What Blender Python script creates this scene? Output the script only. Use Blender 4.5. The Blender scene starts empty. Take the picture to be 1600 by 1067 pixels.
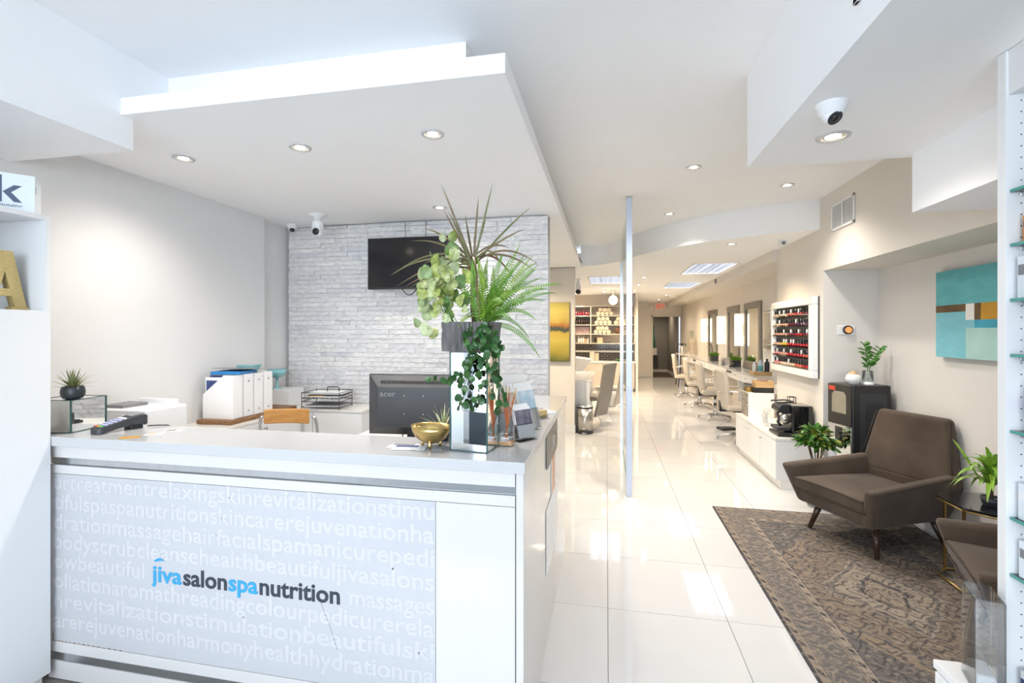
import bpy, bmesh, math, random
from mathutils import Vector, Matrix, Euler
random.seed(7)
PI = math.pi
SC = bpy.context.scene
COL = SC.collection

# ------------------------------------------------------------------ camera
cam = bpy.data.cameras.new('camera')
cam.sensor_fit = 'HORIZONTAL'; cam.sensor_width = 36.0
cam.lens = 36.0 * 740.0 / 1600.0
cam.shift_y = -15.5 / 1600.0
cam.clip_start = 0.05
camo = bpy.data.objects.new('camera', cam); COL.objects.link(camo)
camo.location = (0, 0, 1.5)
camo.rotation_euler = (PI / 2, 0, math.atan(148 / 740.0))
SC.camera = camo

# ------------------------------------------------------------------ world (overcast daylight outside the shop window)
world = bpy.data.worlds.new('daylight'); SC.world = world; world.use_nodes = True
bg = world.node_tree.nodes['Background']
bg.inputs[0].default_value = (0.815, 0.89, 1.0, 1); bg.inputs[1].default_value = 2.68

# daylight entering through the storefront window: a portal in the opening helps the sampler find the sky
pl = bpy.data.lights.new('window_portal', 'AREA'); pl.shape = 'RECTANGLE'; pl.size = 4.9; pl.size_y = 2.5
pl.cycles.is_portal = True
plo = bpy.data.objects.new('window_portal', pl); COL.objects.link(plo)
plo.location = (-0.2, -1.82, 1.42); plo.rotation_euler = (PI / 2, 0, 0)

# ------------------------------------------------------------------ exposure
vs = SC.view_settings
vs.view_transform = 'Standard'; vs.look = 'None'; vs.gamma = 1.0; vs.use_curve_mapping = False
vs.exposure = 1.88
SC.cycles.use_denoising = True
SC.cycles.max_bounces = 10; SC.cycles.diffuse_bounces = 6; SC.cycles.glossy_bounces = 5
SC.cycles.transparent_max_bounces = 12
SC.cycles.sample_clamp_indirect = 6.0
SC.cycles.caustics_reflective = False; SC.cycles.caustics_refractive = False

# ------------------------------------------------------------------ materials
M = {}
def mat(name, col, rough=0.5, metal=0.0, spec=0.5, var=0.0, vscale=8.0, bump=0.0, bscale=60.0, coat=0.0, emit=None, es=0.0, sheen=0.0, alpha=1.0, trans=0.0, stretch=None, col2=None, rvar=0.0):
    m = bpy.data.materials.new(name); m.use_nodes = True
    nt = m.node_tree; b = nt.nodes['Principled BSDF']
    b.inputs['Base Color'].default_value = (*col, 1); b.inputs['Roughness'].default_value = rough
    b.inputs['Metallic'].default_value = metal; b.inputs['Specular IOR Level'].default_value = spec
    b.inputs['Coat Weight'].default_value = coat; b.inputs['Coat Roughness'].default_value = 0.05
    b.inputs['Sheen Weight'].default_value = sheen
    b.inputs['Transmission Weight'].default_value = trans
    if emit: b.inputs['Emission Color'].default_value = (*emit, 1); b.inputs['Emission Strength'].default_value = es
    if var or col2 or bump or rvar:
        tc = nt.nodes.new('ShaderNodeTexCoord'); mp = nt.nodes.new('ShaderNodeMapping')
        nt.links.new(tc.outputs['Object'], mp.inputs[0])
        if stretch: mp.inputs['Scale'].default_value = stretch
    if var or col2:
        nz = nt.nodes.new('ShaderNodeTexNoise'); nz.inputs['Scale'].default_value = vscale; nz.inputs['Detail'].default_value = 4
        nt.links.new(mp.outputs[0], nz.inputs['Vector'])
        rp = nt.nodes.new('ShaderNodeValToRGB')
        lo = tuple(c * (1 - var) for c in col); hi = col2 if col2 else tuple(min(1, c * (1 + var)) for c in col)
        rp.color_ramp.elements[0].position = 0.3; rp.color_ramp.elements[1].position = 0.7
        rp.color_ramp.elements[0].color = (*lo, 1); rp.color_ramp.elements[1].color = (*hi, 1)
        nt.links.new(nz.outputs['Fac'], rp.inputs[0]); nt.links.new(rp.outputs[0], b.inputs['Base Color'])
    if bump:
        n2 = nt.nodes.new('ShaderNodeTexNoise'); n2.inputs['Scale'].default_value = bscale; n2.inputs['Detail'].default_value = 3
        nt.links.new(mp.outputs[0], n2.inputs['Vector'])
        bp = nt.nodes.new('ShaderNodeBump'); bp.inputs['Strength'].default_value = bump; bp.inputs['Distance'].default_value = 0.01
        nt.links.new(n2.outputs['Fac'], bp.inputs['Height']); nt.links.new(bp.outputs[0], b.inputs['Normal'])
    M[name] = m
    return m

def rand_mat(name, cols, rough=0.5, vscale=30, amt=0.25, bump=0.0, bscale=80, stretch=None, spec=0.5, coat=0.0):
    """colour differs from object to object (Object Info random) with fine noise on top"""
    m = bpy.data.materials.new(name); m.use_nodes = True
    nt = m.node_tree; b = nt.nodes['Principled BSDF']; b.inputs['Roughness'].default_value = rough
    b.inputs['Specular IOR Level'].default_value = spec; b.inputs['Coat Weight'].default_value = coat
    oi = nt.nodes.new('ShaderNodeObjectInfo'); rp = nt.nodes.new('ShaderNodeValToRGB')
    els = rp.color_ramp.elements
    for i, c in enumerate(cols):
        e = els[i] if i < 2 else els.new(i / (len(cols) - 1))
        e.position = i / (len(cols) - 1); e.color = (*c, 1)
    nt.links.new(oi.outputs['Random'], rp.inputs[0])
    tc = nt.nodes.new('ShaderNodeTexCoord'); mp = nt.nodes.new('ShaderNodeMapping')
    if stretch: mp.inputs['Scale'].default_value = stretch
    nt.links.new(tc.outputs['Object'], mp.inputs[0])
    add = nt.nodes.new('ShaderNodeVectorMath'); add.operation = 'ADD'
    nt.links.new(mp.outputs[0], add.inputs[0])
    sc = nt.nodes.new('ShaderNodeMath'); sc.operation = 'MULTIPLY'; sc.inputs[1].default_value = 40
    nt.links.new(oi.outputs['Random'], sc.inputs[0]); nt.links.new(sc.outputs[0], add.inputs[1])
    nz = nt.nodes.new('ShaderNodeTexNoise'); nz.inputs['Scale'].default_value = vscale; nz.inputs['Detail'].default_value = 5
    nt.links.new(add.outputs[0], nz.inputs['Vector'])
    r2 = nt.nodes.new('ShaderNodeMapRange'); r2.inputs['To Min'].default_value = 1 - amt; r2.inputs['To Max'].default_value = 1 + amt * 0.6
    r2.inputs['From Min'].default_value = 0.3; r2.inputs['From Max'].default_value = 0.7
    nt.links.new(nz.outputs['Fac'], r2.inputs['Value'])
    mx = nt.nodes.new('ShaderNodeVectorMath'); mx.operation = 'SCALE'
    nt.links.new(rp.outputs[0], mx.inputs[0]); nt.links.new(r2.outputs[0], mx.inputs['Scale'])
    nt.links.new(mx.outputs[0], b.inputs['Base Color'])
    if bump:
        n2 = nt.nodes.new('ShaderNodeTexNoise'); n2.inputs['Scale'].default_value = bscale; n2.inputs['Detail'].default_value = 6
        nt.links.new(add.outputs[0], n2.inputs['Vector'])
        bp = nt.nodes.new('ShaderNodeBump'); bp.inputs['Strength'].default_value = bump; bp.inputs['Distance'].default_value = 0.006
        nt.links.new(n2.outputs['Fac'], bp.inputs['Height']); nt.links.new(bp.outputs[0], b.inputs['Normal'])
    M[name] = m
    return m

def glass_mat(name, tint=(0.95, 0.98, 0.97), gloss=0.12, rough=0.02):
    """clear pane: transparent with a Fresnel reflection"""
    m = bpy.data.materials.new(name); m.use_nodes = True; nt = m.node_tree
    for n in list(nt.nodes): nt.nodes.remove(n)
    out = nt.nodes.new('ShaderNodeOutputMaterial'); mix = nt.nodes.new('ShaderNodeMixShader')
    tr = nt.nodes.new('ShaderNodeBsdfTransparent'); tr.inputs[0].default_value = (*tint, 1)
    gl = nt.nodes.new('ShaderNodeBsdfGlossy'); gl.inputs['Roughness'].default_value = rough
    lw = nt.nodes.new('ShaderNodeLayerWeight'); lw.inputs['Blend'].default_value = 0.25
    mr = nt.nodes.new('ShaderNodeMapRange'); mr.inputs['To Min'].default_value = gloss * 0.4; mr.inputs['To Max'].default_value = min(1, gloss * 4)
    nt.links.new(lw.outputs['Fresnel'], mr.inputs[0]); nt.links.new(mr.outputs[0], mix.inputs[0])
    nt.links.new(tr.outputs[0], mix.inputs[1]); nt.links.new(gl.outputs[0], mix.inputs[2]); nt.links.new(mix.outputs[0], out.inputs[0])
    M[name] = m
    return m

mat('wall_white', (0.73, 0.73, 0.735), 0.75, spec=0.25, var=0.015, vscale=2, bump=0.02, bscale=250)
mat('wall_beige', (0.72, 0.68, 0.625), 0.75, spec=0.25, var=0.02, vscale=2, bump=0.02, bscale=250)
mat('wall_beige_cool', (0.70, 0.675, 0.645), 0.75, spec=0.25, var=0.02, vscale=2, bump=0.02, bscale=250)  # same beige paint, cooler: daylight on the niche put into the colour
mat('ceiling', (0.91, 0.915, 0.925), 0.8, spec=0.2, var=0.01, vscale=1.5)
mat('grout', (0.20, 0.19, 0.175), 0.8)
rand_mat('tile', [(0.585, 0.59, 0.60), (0.615, 0.62, 0.63), (0.60, 0.605, 0.615)], 0.03, vscale=1.5, amt=0.03, spec=0.9)
mat('lacquer', (0.60, 0.58, 0.57), 0.12, spec=0.5, var=0.01, vscale=3, coat=0.3)
mat('satin_white', (0.77, 0.775, 0.78), 0.35, spec=0.4, var=0.01, vscale=3)
mat('quartz', (0.46, 0.46, 0.465), 0.12, spec=0.5, col2=(0.54, 0.54, 0.545), var=0.0, vscale=220)
mat('counter_white', (0.78, 0.76, 0.72), 0.18, spec=0.5, var=0.02, vscale=5)
mat('base_white', (0.72, 0.71, 0.69), 0.5, var=0.01)
rand_mat('ledgestone', [(0.62, 0.62, 0.66), (0.77, 0.76, 0.76), (0.71, 0.70, 0.70), (0.81, 0.80, 0.78), (0.67, 0.665, 0.68), (0.78, 0.775, 0.77)], 0.8, vscale=22, amt=0.16, bump=0.9, bscale=55, stretch=(1, 1, 2.5), spec=0.3)
mat('mortar', (0.40, 0.40, 0.41), 0.9)
mat('steel', (0.62, 0.63, 0.65), 0.25, 1.0, var=0.05, vscale=40)
mat('chrome', (0.80, 0.81, 0.83), 0.08, 1.0, var=0.02)
mat('gunmetal', (0.27, 0.25, 0.22), 0.45, 0.9, var=0.08, vscale=20)
mat('added_knee_wall', (0.07, 0.085, 0.10), 0.6, var=0.05)
mat('brushed', (0.52, 0.50, 0.47), 0.3, 1.0, var=0.08, vscale=30, stretch=(1, 1, 0.05))
mat('aluminium', (0.50, 0.55, 0.66), 0.4, 0.5, var=0.03)
mat('louvre', (0.42, 0.43, 0.46), 0.3, 0.7, var=0.03)
mat('mirror', (0.90, 0.93, 0.93), 0.015, 1.0, var=0.005)
mat('mirror_edge', (0.035, 0.085, 0.075), 0.15, var=0.1)
mat('brass', (0.62, 0.44, 0.17), 0.28, 1.0, var=0.15, vscale=18, bump=0.15, bscale=60)
mat('gold_glitter', (0.62, 0.47, 0.20), 0.45, 0.55, var=0.2, vscale=300, bump=0.5, bscale=500)
mat('black_plastic', (0.018, 0.019, 0.021), 0.3, var=0.1)
mat('black_gloss', (0.008, 0.008, 0.009), 0.05, var=0.1, coat=0.5)
mat('charcoal', (0.035, 0.037, 0.042), 0.45, var=0.15)
mat('screen', (0.010, 0.010, 0.012), 0.12, var=0.1)
mat('pot_dark', (0.030, 0.034, 0.042), 0.35, var=0.15)
mat('ceramic', (0.82, 0.82, 0.82), 0.15, var=0.01, coat=0.3)
mat('white_plastic', (0.82, 0.83, 0.85), 0.3, var=0.01)
mat('paper', (0.84, 0.84, 0.85), 0.7, var=0.01)
mat('navy_print', (0.03, 0.05, 0.17), 0.5, col2=(0.05, 0.09, 0.26), vscale=60)
mat('blue_folder', (0.02, 0.20, 0.50), 0.4, var=0.1)
mat('grey_card', (0.22, 0.22, 0.23), 0.6, var=0.05)
mat('teal_glass', (0.16, 0.45, 0.50), 0.15, col2=(0.35, 0.62, 0.66), vscale=9, coat=0.5)
mat('walnut_plank', (0.16, 0.075, 0.03), 0.55, col2=(0.32, 0.17, 0.07), vscale=14, stretch=(6, 1, 6), bump=0.5, bscale=40)
mat('honey_wood', (0.42, 0.19, 0.045), 0.35, col2=(0.55, 0.28, 0.085), vscale=10, stretch=(1, 6, 6))
mat('light_wood', (0.50, 0.31, 0.14), 0.5, col2=(0.60, 0.40, 0.20), vscale=12, stretch=(1, 5, 5))
mat('leg_wood', (0.030, 0.016, 0.010), 0.3, col2=(0.055, 0.028, 0.017), vscale=12, stretch=(8, 8, 1))
mat('grey_wood', (0.19, 0.165, 0.135), 0.5, col2=(0.27, 0.24, 0.20), vscale=14, stretch=(8, 8, 1))
mat('velvet', (0.050, 0.034, 0.024), 0.7, spec=0.15, col2=(0.100, 0.072, 0.053), vscale=3.2, sheen=0.15, bump=0.1, bscale=300)
mat('velvet_piping', (0.030, 0.021, 0.015), 0.7, sheen=0.0, var=0.1)
mat('cream_vinyl', (0.56, 0.50, 0.42), 0.4, var=0.03, vscale=6)
mat('grey_vinyl', (0.28, 0.255, 0.225), 0.45, var=0.05, vscale=6)
mat('leaf_green', (0.05, 0.16, 0.025), 0.4, col2=(0.09, 0.25, 0.04), vscale=25, spec=0.4)
rand_mat('leaf_trail', [(0.018, 0.07, 0.016), (0.035, 0.115, 0.022), (0.025, 0.085, 0.025), (0.06, 0.15, 0.03)], 0.35, vscale=60, amt=0.2)
rand_mat('leaf_varieg', [(0.14, 0.24, 0.06), (0.42, 0.46, 0.22), (0.36, 0.42, 0.10), (0.46, 0.50, 0.27), (0.10, 0.20, 0.05), (0.40, 0.42, 0.08)], 0.4, vscale=55, amt=0.5)
rand_mat('leaf_fern', [(0.07, 0.22, 0.018), (0.14, 0.32, 0.025), (0.24, 0.38, 0.03), (0.10, 0.27, 0.02)], 0.5, vscale=30, amt=0.2)
rand_mat('leaf_dracaena', [(0.17, 0.10, 0.045), (0.10, 0.125, 0.03), (0.22, 0.09, 0.055), (0.14, 0.15, 0.045), (0.20, 0.12, 0.07)], 0.4, vscale=18, amt=0.3)
rand_mat('leaf_croton', [(0.020, 0.085, 0.010), (0.04, 0.15, 0.015), (0.03, 0.11, 0.012), (0.04, 0.13, 0.015), (0.30, 0.26, 0.02), (0.035, 0.13, 0.015), (0.05, 0.16, 0.02)], 0.3, vscale=40, amt=0.25)
rand_mat('leaf_lime', [(0.16, 0.34, 0.03), (0.28, 0.48, 0.05), (0.12, 0.28, 0.03), (0.34, 0.52, 0.08)], 0.4, vscale=25, amt=0.2)
rand_mat('leaf_yucca', [(0.17, 0.19, 0.075), (0.27, 0.28, 0.12), (0.09, 0.12, 0.05), (0.33, 0.33, 0.16)], 0.5, vscale=25, amt=0.25)
rand_mat('leaf_striped', [(0.55, 0.55, 0.30), (0.68, 0.66, 0.42), (0.25, 0.34, 0.10), (0.62, 0.60, 0.36)], 0.4, vscale=20, amt=0.2)
mat('stem_brown', (0.10, 0.065, 0.035), 0.7, var=0.2)
mat('bark_pot', (0.085, 0.08, 0.08), 0.85, col2=(0.20, 0.19, 0.185), vscale=26, stretch=(1, 1, 0.25), bump=1.0, bscale=38)
mat('soil', (0.035, 0.025, 0.018), 0.95, var=0.3, bump=0.5)
mat('red_flower', (0.55, 0.06, 0.03), 0.4, var=0.2)
mat('amber', (0.55, 0.22, 0.03), 0.08, var=0.1, coat=0.4)
mat('reed', (0.45, 0.13, 0.04), 0.6, var=0.2)
mat('reed_tip', (0.66, 0.48, 0.24), 0.6, var=0.1)
glass_mat('clear_glass', (0.94, 0.97, 0.96), 0.16)
glass_mat('pane_glass', (0.97, 0.985, 0.98), 0.09)
glass_mat('acrylic', (0.955, 0.965, 0.975), 0.22)
glass_mat('green_glass', (0.55, 0.80, 0.76), 0.25)
mat('glass_edge', (0.05, 0.30, 0.27), 0.12, var=0.1, coat=0.5)
mat('frost_panel', (0.475, 0.475, 0.495), 0.25, var=0.015, vscale=1.2, coat=0.15)
mat('frost_letter', (0.525, 0.52, 0.537), 0.3, var=0.01)
mat('logo_blue', (0.03, 0.30, 0.56), 0.35, var=0.02)
mat('logo_dark', (0.028, 0.037, 0.052), 0.35, var=0.02)
mat('rust', (0.25, 0.15, 0.08), 0.9, var=0.3)
mat('box_white', (0.74, 0.80, 0.84), 0.5, var=0.01)
mat('box_ink', (0.07, 0.10, 0.17), 0.5, var=0.05)
mat('teal_paint', (0.075, 0.36, 0.40), 0.6, col2=(0.12, 0.43, 0.46), vscale=9, stretch=(1, 1, 3))
mat('teal_light', (0.16, 0.46, 0.55), 0.6, col2=(0.22, 0.54, 0.62), vscale=9, stretch=(1, 1, 3))
mat('mint_paint', (0.34, 0.56, 0.53), 0.6, col2=(0.40, 0.62, 0.58), vscale=9)
mat('aqua_paint', (0.045, 0.33, 0.47), 0.6, var=0.1)
mat('ochre_paint', (0.50, 0.26, 0.02), 0.6, var=0.12, vscale=12)
mat('umber_paint', (0.065, 0.032, 0.014), 0.55, col2=(0.17, 0.09, 0.03), vscale=9)
mat('white_paint', (0.78, 0.77, 0.74), 0.6, var=0.03)
mat('canvas_side', (0.05, 0.22, 0.25), 0.7, var=0.1)
mat('exit_red', (0.7, 0.03, 0.01), 0.4, emit=(1, 0.04, 0.01), es=0.16)
mat('exit_box', (0.55, 0.48, 0.38), 0.4, emit=(1, 0.80, 0.6), es=0.02)
mat('lamp_emit', (1, 0.95, 0.85), 0.4, emit=(1.0, 0.83, 0.58), es=14)
mat('lamp_cup', (0.75, 0.70, 0.62), 0.3, 0.6, var=0.02)
mat('trim_grey', (0.60, 0.61, 0.63), 0.35, 0.3, var=0.02)
mat('tube_emit', (1, 1, 1), 0.4, emit=(0.95, 0.97, 1.0), es=7.5)
mat('sconce_emit', (1, 0.95, 0.85), 0.4, emit=(1.0, 0.82, 0.54), es=1.0)
mat('globe_emit', (1, 0.95, 0.85), 0.4, emit=(1.0, 0.84, 0.6), es=1.2)
mat('thermo_glow', (0.8, 0.3, 0.1), 0.4, emit=(1.0, 0.30, 0.08), es=0.16)
mat('dark_floor', (0.045, 0.032, 0.022), 0.5, col2=(0.07, 0.05, 0.035), vscale=8)
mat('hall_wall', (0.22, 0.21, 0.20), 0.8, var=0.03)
mat('green_vase', (0.01, 0.14, 0.10), 0.15, var=0.1)
mat('mat_grey', (0.06, 0.075, 0.09), 0.95, var=0.2, vscale=150, bump=0.4, bscale=400)
mat('pavement', (0.50, 0.51, 0.52), 0.9, var=0.1)
mat('cooler_black', (0.016, 0.017, 0.019), 0.35, var=0.1)
mat('pewter', (0.55, 0.52, 0.48), 0.22, 0.9, var=0.1)
mat('towel', (0.52, 0.45, 0.34), 0.9, var=0.06, vscale=60, bump=0.4, bscale=300)
mat('dark_bottle', (0.03, 0.02, 0.02), 0.25, var=0.2)
mat('plum_box', (0.30, 0.21, 0.22), 0.5, var=0.15, vscale=40)
mat('dried', (0.12, 0.055, 0.03), 0.9, var=0.4, vscale=60, bump=0.5)
mat('peach', (0.70, 0.42, 0.28), 0.5, var=0.05)
mat('felt_black', (0.01, 0.01, 0.01), 0.9, var=0.1)
mat('bag_plastic', (0.60, 0.60, 0.58), 0.4, var=0.05)

# ------------------------------------------------------------------ mesh helpers
class MB:
    def __init__(self): self.v = []; self.f = []; self.mi = []; self.cm = 0; self.sm = []; self.smooth = False
    def add(self, vs, fs):
        o = len(self.v); self.v += [tuple(p) for p in vs]
        for f in fs: self.f.append(tuple(i + o for i in f)); self.mi.append(self.cm); self.sm.append(self.smooth)
        return self
    def box(self, x0, x1, y0, y1, z0, z1):
        if x0 > x1: x0, x1 = x1, x0
        if y0 > y1: y0, y1 = y1, y0
        if z0 > z1: z0, z1 = z1, z0
        v = [(x, y, z) for z in (z0, z1) for y in (y0, y1) for x in (x0, x1)]
        return self.add(v, [(0, 2, 3, 1), (4, 5, 7, 6), (0, 1, 5, 4), (2, 6, 7, 3), (0, 4, 6, 2), (1, 3, 7, 5)])
    def cbox(self, c, d, rot=None):
        a, b, e = d[0] / 2, d[1] / 2, d[2] / 2
        o = len(self.v); self.box(-a, a, -b, b, -e, e)
        R = rot.to_matrix() if rot else Matrix.Identity(3)
        for i in range(o, len(self.v)): self.v[i] = tuple(R @ Vector(self.v[i]) + Vector(c))
        return self
    def prism(self, pts, axis, a0, a1):
        """closed outline pts (2-D) extruded along axis 'x','y' or 'z'"""
        n = len(pts)
        def P(p, t): return {'x': (t, p[0], p[1]), 'y': (p[0], t, p[1]), 'z': (p[0], p[1], t)}[axis]
        v = [P(p, a0) for p in pts] + [P(p, a1) for p in pts]
        return self.add(v, [tuple(range(n)), tuple(range(2 * n - 1, n - 1, -1))] + [(i, i + n, (i + 1) % n + n, (i + 1) % n) for i in range(n)])
    def lathe(self, prof, c=(0, 0, 0), n=24, caps=True, sq=1.0):
        v = []; k = len(prof)
        for r, z in prof:
            for i in range(n):
                t = 2 * PI * i / n; v.append((c[0] + r * math.cos(t), c[1] + r * sq * math.sin(t), c[2] + z))
        f = [(j * n + i, j * n + (i + 1) % n, (j + 1) * n + (i + 1) % n, (j + 1) * n + i) for j in range(k - 1) for i in range(n)]
        if caps:
            if prof[0][0] > 1e-6: f.append(tuple(range(n - 1, -1, -1)))
            if prof[-1][0] > 1e-6: f.append(tuple(range((k - 1) * n, k * n)))
        s = self.smooth; self.smooth = True; self.add(v, f); self.smooth = s
        return self
    def tube(self, pts, r, n=8, caps=True):
        pts = [Vector(p) for p in pts]; k = len(pts); rs = r if isinstance(r, (list, tuple)) else [r] * k
        v = []; up = None
        for i, p in enumerate(pts):
            d = (pts[min(i + 1, k - 1)] - pts[max(i - 1, 0)]).normalized()
            if up is None: up = Vector((0, 0, 1)) if abs(d.z) < 0.9 else Vector((1, 0, 0))
            a = d.cross(up)
            if a.length < 1e-4: a = d.orthogonal()
            a.normalize(); b = a.cross(d).normalized(); up = b
            for j in range(n):
                t = 2 * PI * j / n; v.append(tuple(p + rs[i] * (math.cos(t) * a + math.sin(t) * b)))
        f = [(i * n + j, i * n + (j + 1) % n, (i + 1) * n + (j + 1) % n, (i + 1) * n + j) for i in range(k - 1) for j in range(n)]
        if caps: f += [tuple(range(n - 1, -1, -1)), tuple(range((k - 1) * n, k * n))]
        s = self.smooth; self.smooth = True; self.add(v, f); self.smooth = s
        return self
    def loft(self, rings, closed=True, caps=True):
        n = len(rings[0]); v = [p for r in rings for p in r]; m = n if closed else n - 1
        f = [(i * n + j, i * n + (j + 1) % n, (i + 1) * n + (j + 1) % n, (i + 1) * n + j) for i in range(len(rings) - 1) for j in range(m)]
        if caps and closed: f += [tuple(range(n - 1, -1, -1)), tuple(range((len(rings) - 1) * n, len(rings) * n))]
        return self.add(v, f)
    def xf(self, mtx, start=0):
        for i in range(start, len(self.v)): self.v[i] = tuple(mtx @ Vector(self.v[i]))
        return self
    def mesh(self, name, *mats):
        me = bpy.data.meshes.new(name); me.from_pydata(self.v, [], self.f)
        for m in mats: me.materials.append(M[m] if isinstance(m, str) else m)
        me.polygons.foreach_set('material_index', self.mi); me.polygons.foreach_set('use_smooth', self.sm)
        bm = bmesh.new(); bm.from_mesh(me); bmesh.ops.recalc_face_normals(bm, faces=bm.faces); bm.to_mesh(me); bm.free()
        me.update()
        return me
    def build(self, name, mats, parent=None, loc=(0, 0, 0), rz=0.0, bevel=0, seg=2, sub=0, smooth=None, rot=None):
        if isinstance(mats, str): mats = (mats,)
        me = self.mesh(name, *mats)
        if smooth: me.polygons.foreach_set('use_smooth', [True] * len(me.polygons))
        return link(name, me, parent, loc, rz, bevel, seg, sub, rot)

def link(name, me, parent=None, loc=(0, 0, 0), rz=0.0, bevel=0, seg=2, sub=0, rot=None, scale=None):
    o = bpy.data.objects.new(name, me); COL.objects.link(o); o.parent = parent
    o.location = loc; o.rotation_euler = rot if rot is not None else (0, 0, rz)
    if scale is not None: o.scale = scale
    if bevel:
        b = o.modifiers.new('bevel', 'BEVEL'); b.width = bevel; b.segments = seg; b.limit_method = 'ANGLE'; b.angle_limit = 0.6
        b.harden_normals = False
        for p in me.polygons: p.use_smooth = True
        w = o.modifiers.new('wn', 'WEIGHTED_NORMAL'); w.keep_sharp = False
    if sub:
        s = o.modifiers.new('sub', 'SUBSURF'); s.levels = s.render_levels = sub
    return o

def tag(o, label, cat=None, group=None, kind=None):
    o['label'] = label
    if cat: o['category'] = cat
    if group: o['group'] = group
    if kind: o['kind'] = kind
    return o
def thing(name, label, cat, loc=(0, 0, 0), rz=0.0, group=None):
    o = bpy.data.objects.new(name, None); COL.objects.link(o); o.location = loc; o.rotation_euler = (0, 0, rz)
    o.empty_display_size = 0.1
    return tag(o, label, cat, group)
def struct(o, label): return tag(o, label, kind='structure')
def copy_tree(o, parent=None):
    c = o.copy(); COL.objects.link(c); c.parent = parent
    for ch in [x for x in bpy.data.objects if x.parent == o]: copy_tree(ch, c)
    return c
def bez(p0, p1, p2, n):
    p0, p1, p2 = Vector(p0), Vector(p1), Vector(p2)
    return [p0 * (1 - t) ** 2 + p1 * 2 * t * (1 - t) + p2 * t * t for t in [i / n for i in range(n + 1)]]
def blade(mb, pts, w, fold=0.25, prof=None, side=None):
    """strap leaf along pts: width profile, folded along the midrib"""
    k = len(pts); v = []; s = None
    for i, p in enumerate(pts):
        d = (pts[min(i + 1, k - 1)] - pts[max(i - 1, 0)]).normalized()
        a = d.cross(Vector((0, 0, 1)) if side is None else Vector(side))
        if a.length < 0.05: a = s if s else d.orthogonal()
        a.normalize(); s = a; nrm = a.cross(d)
        t = i / (k - 1); ww = w * (prof(t) if prof else (math.sin(PI * min(1, 0.12 + 0.88 * t)) ** 0.7))
        v += [tuple(p - a * ww + nrm * ww * fold), tuple(p), tuple(p + a * ww + nrm * ww * fold)]
    f = []
    for i in range(k - 1):
        f += [(3 * i, 3 * i + 1, 3 * i + 4, 3 * i + 3), (3 * i + 1, 3 * i + 2, 3 * i + 5, 3 * i + 4)]
    sm = mb.smooth; mb.smooth = True; mb.add(v, f); mb.smooth = sm
    return mb
def text_mesh(body, size, mats, name='lettering', offset=0.0, extrude=0.0015, align='LEFT', width=None, space=1.0):
    cu = bpy.data.curves.new(name, 'FONT'); cu.body = body; cu.size = size; cu.offset = offset; cu.extrude = extrude
    cu.align_x = align; cu.space_character = space; cu.resolution_u = 3
    o = bpy.data.objects.new(name, cu); COL.objects.link(o)
    bpy.context.view_layer.update()
    me = bpy.data.meshes.new_from_object(o.evaluated_get(bpy.context.evaluated_depsgraph_get()))
    bpy.data.objects.remove(o); bpy.data.curves.remove(cu)
    me.materials.clear()
    for m in mats: me.materials.append(M[m])
    if width:
        xs = [v.co.x for v in me.vertices]; w = max(xs) - min(xs); k = width / w; x0 = min(xs)
        for v in me.vertices: v.co.x = (v.co.x - x0) * k
    return me
# ================================================================== SETTING
ZC, ZP, ZB = 2.73, 2.45, 2.292
# floor with its tiles
fl = struct(MB().box(-3.0, 2.75, -1.9, 16.2, -0.12, -0.004).build('floor', 'grout'), 'white polished porcelain tile floor of the whole salon')
T = 0.609
tile_me = MB().box(-T / 2 + 0.0016, T / 2 - 0.0016, -T / 2 + 0.0016, T / 2 - 0.0016, -0.008, 0.0).mesh('tile', 'tile')
for iy in range(-5, 24):
    for ix in range(-5, 5):
        cx = 0.006 + T * (ix + 0.5); cy = 2.622 + T * (iy + 0.5)
        if cx < -0.9 and cy > 1.7 and cy < 6.9: continue          # behind the desk
        if cx < -0.9 and cy > 12.2: continue
        if cy > 16.05 or cx + T / 2 > 2.7: continue
        if cy < -0.2 and (cx < -1.6 or cx > 1.3): continue
        link('tile', tile_me, fl, (cx, cy, 0))
# the rest of the floor that desk and walls hide
rest = MB()
rest.box(-2.9, -0.6 - 0.005, 1.72 + 0.0, 6.75, -0.006, -0.001)
rest.build('tile_field', 'tile', fl)

# ceiling, bulkheads
struct(MB().box(-3.0, 2.7, -1.9, 7.4, ZC, ZC + 0.12).build('ceiling', 'ceiling'), 'high white plaster ceiling over the front of the salon')
struct(MB().box(-2.95, -0.365, 1.70, 7.05, ZP, ZP + 0.075).build('ceiling_panel', 'ceiling', bevel=0.002, seg=1), 'floating white dropped ceiling panel over the reception desk')
struct(MB().box(-2.95, -0.586, 1.932, 7.05, ZP + 0.075, ZC).build('ceiling_box', 'ceiling'), 'recessed white box that carries the dropped panel')
struct(MB().box(-2.95, -2.09, -1.9, 1.756, 2.315, ZP - 0.0).box(-2.95, -2.09, -1.9, 1.699, ZP, ZC).box(-2.95, -2.09, 1.699, 1.94, ZP + 0.076, ZC).build('ceiling_bulkhead', 'ceiling'), 'white bulkhead hanging above the tall cabinet')
struct(MB().box(0.667, 1.94, -1.9, 2.467, ZB, ZC).build('ceiling_bulkhead', 'ceiling'), 'white bulkhead with the dome camera above the glass shelves')
struct(MB().box(1.341, 1.94, -1.9, 2.43, 2.033, ZB).build('ceiling_bulkhead', 'ceiling'), 'lower grey white box bulkhead stepped under the other one')
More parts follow.
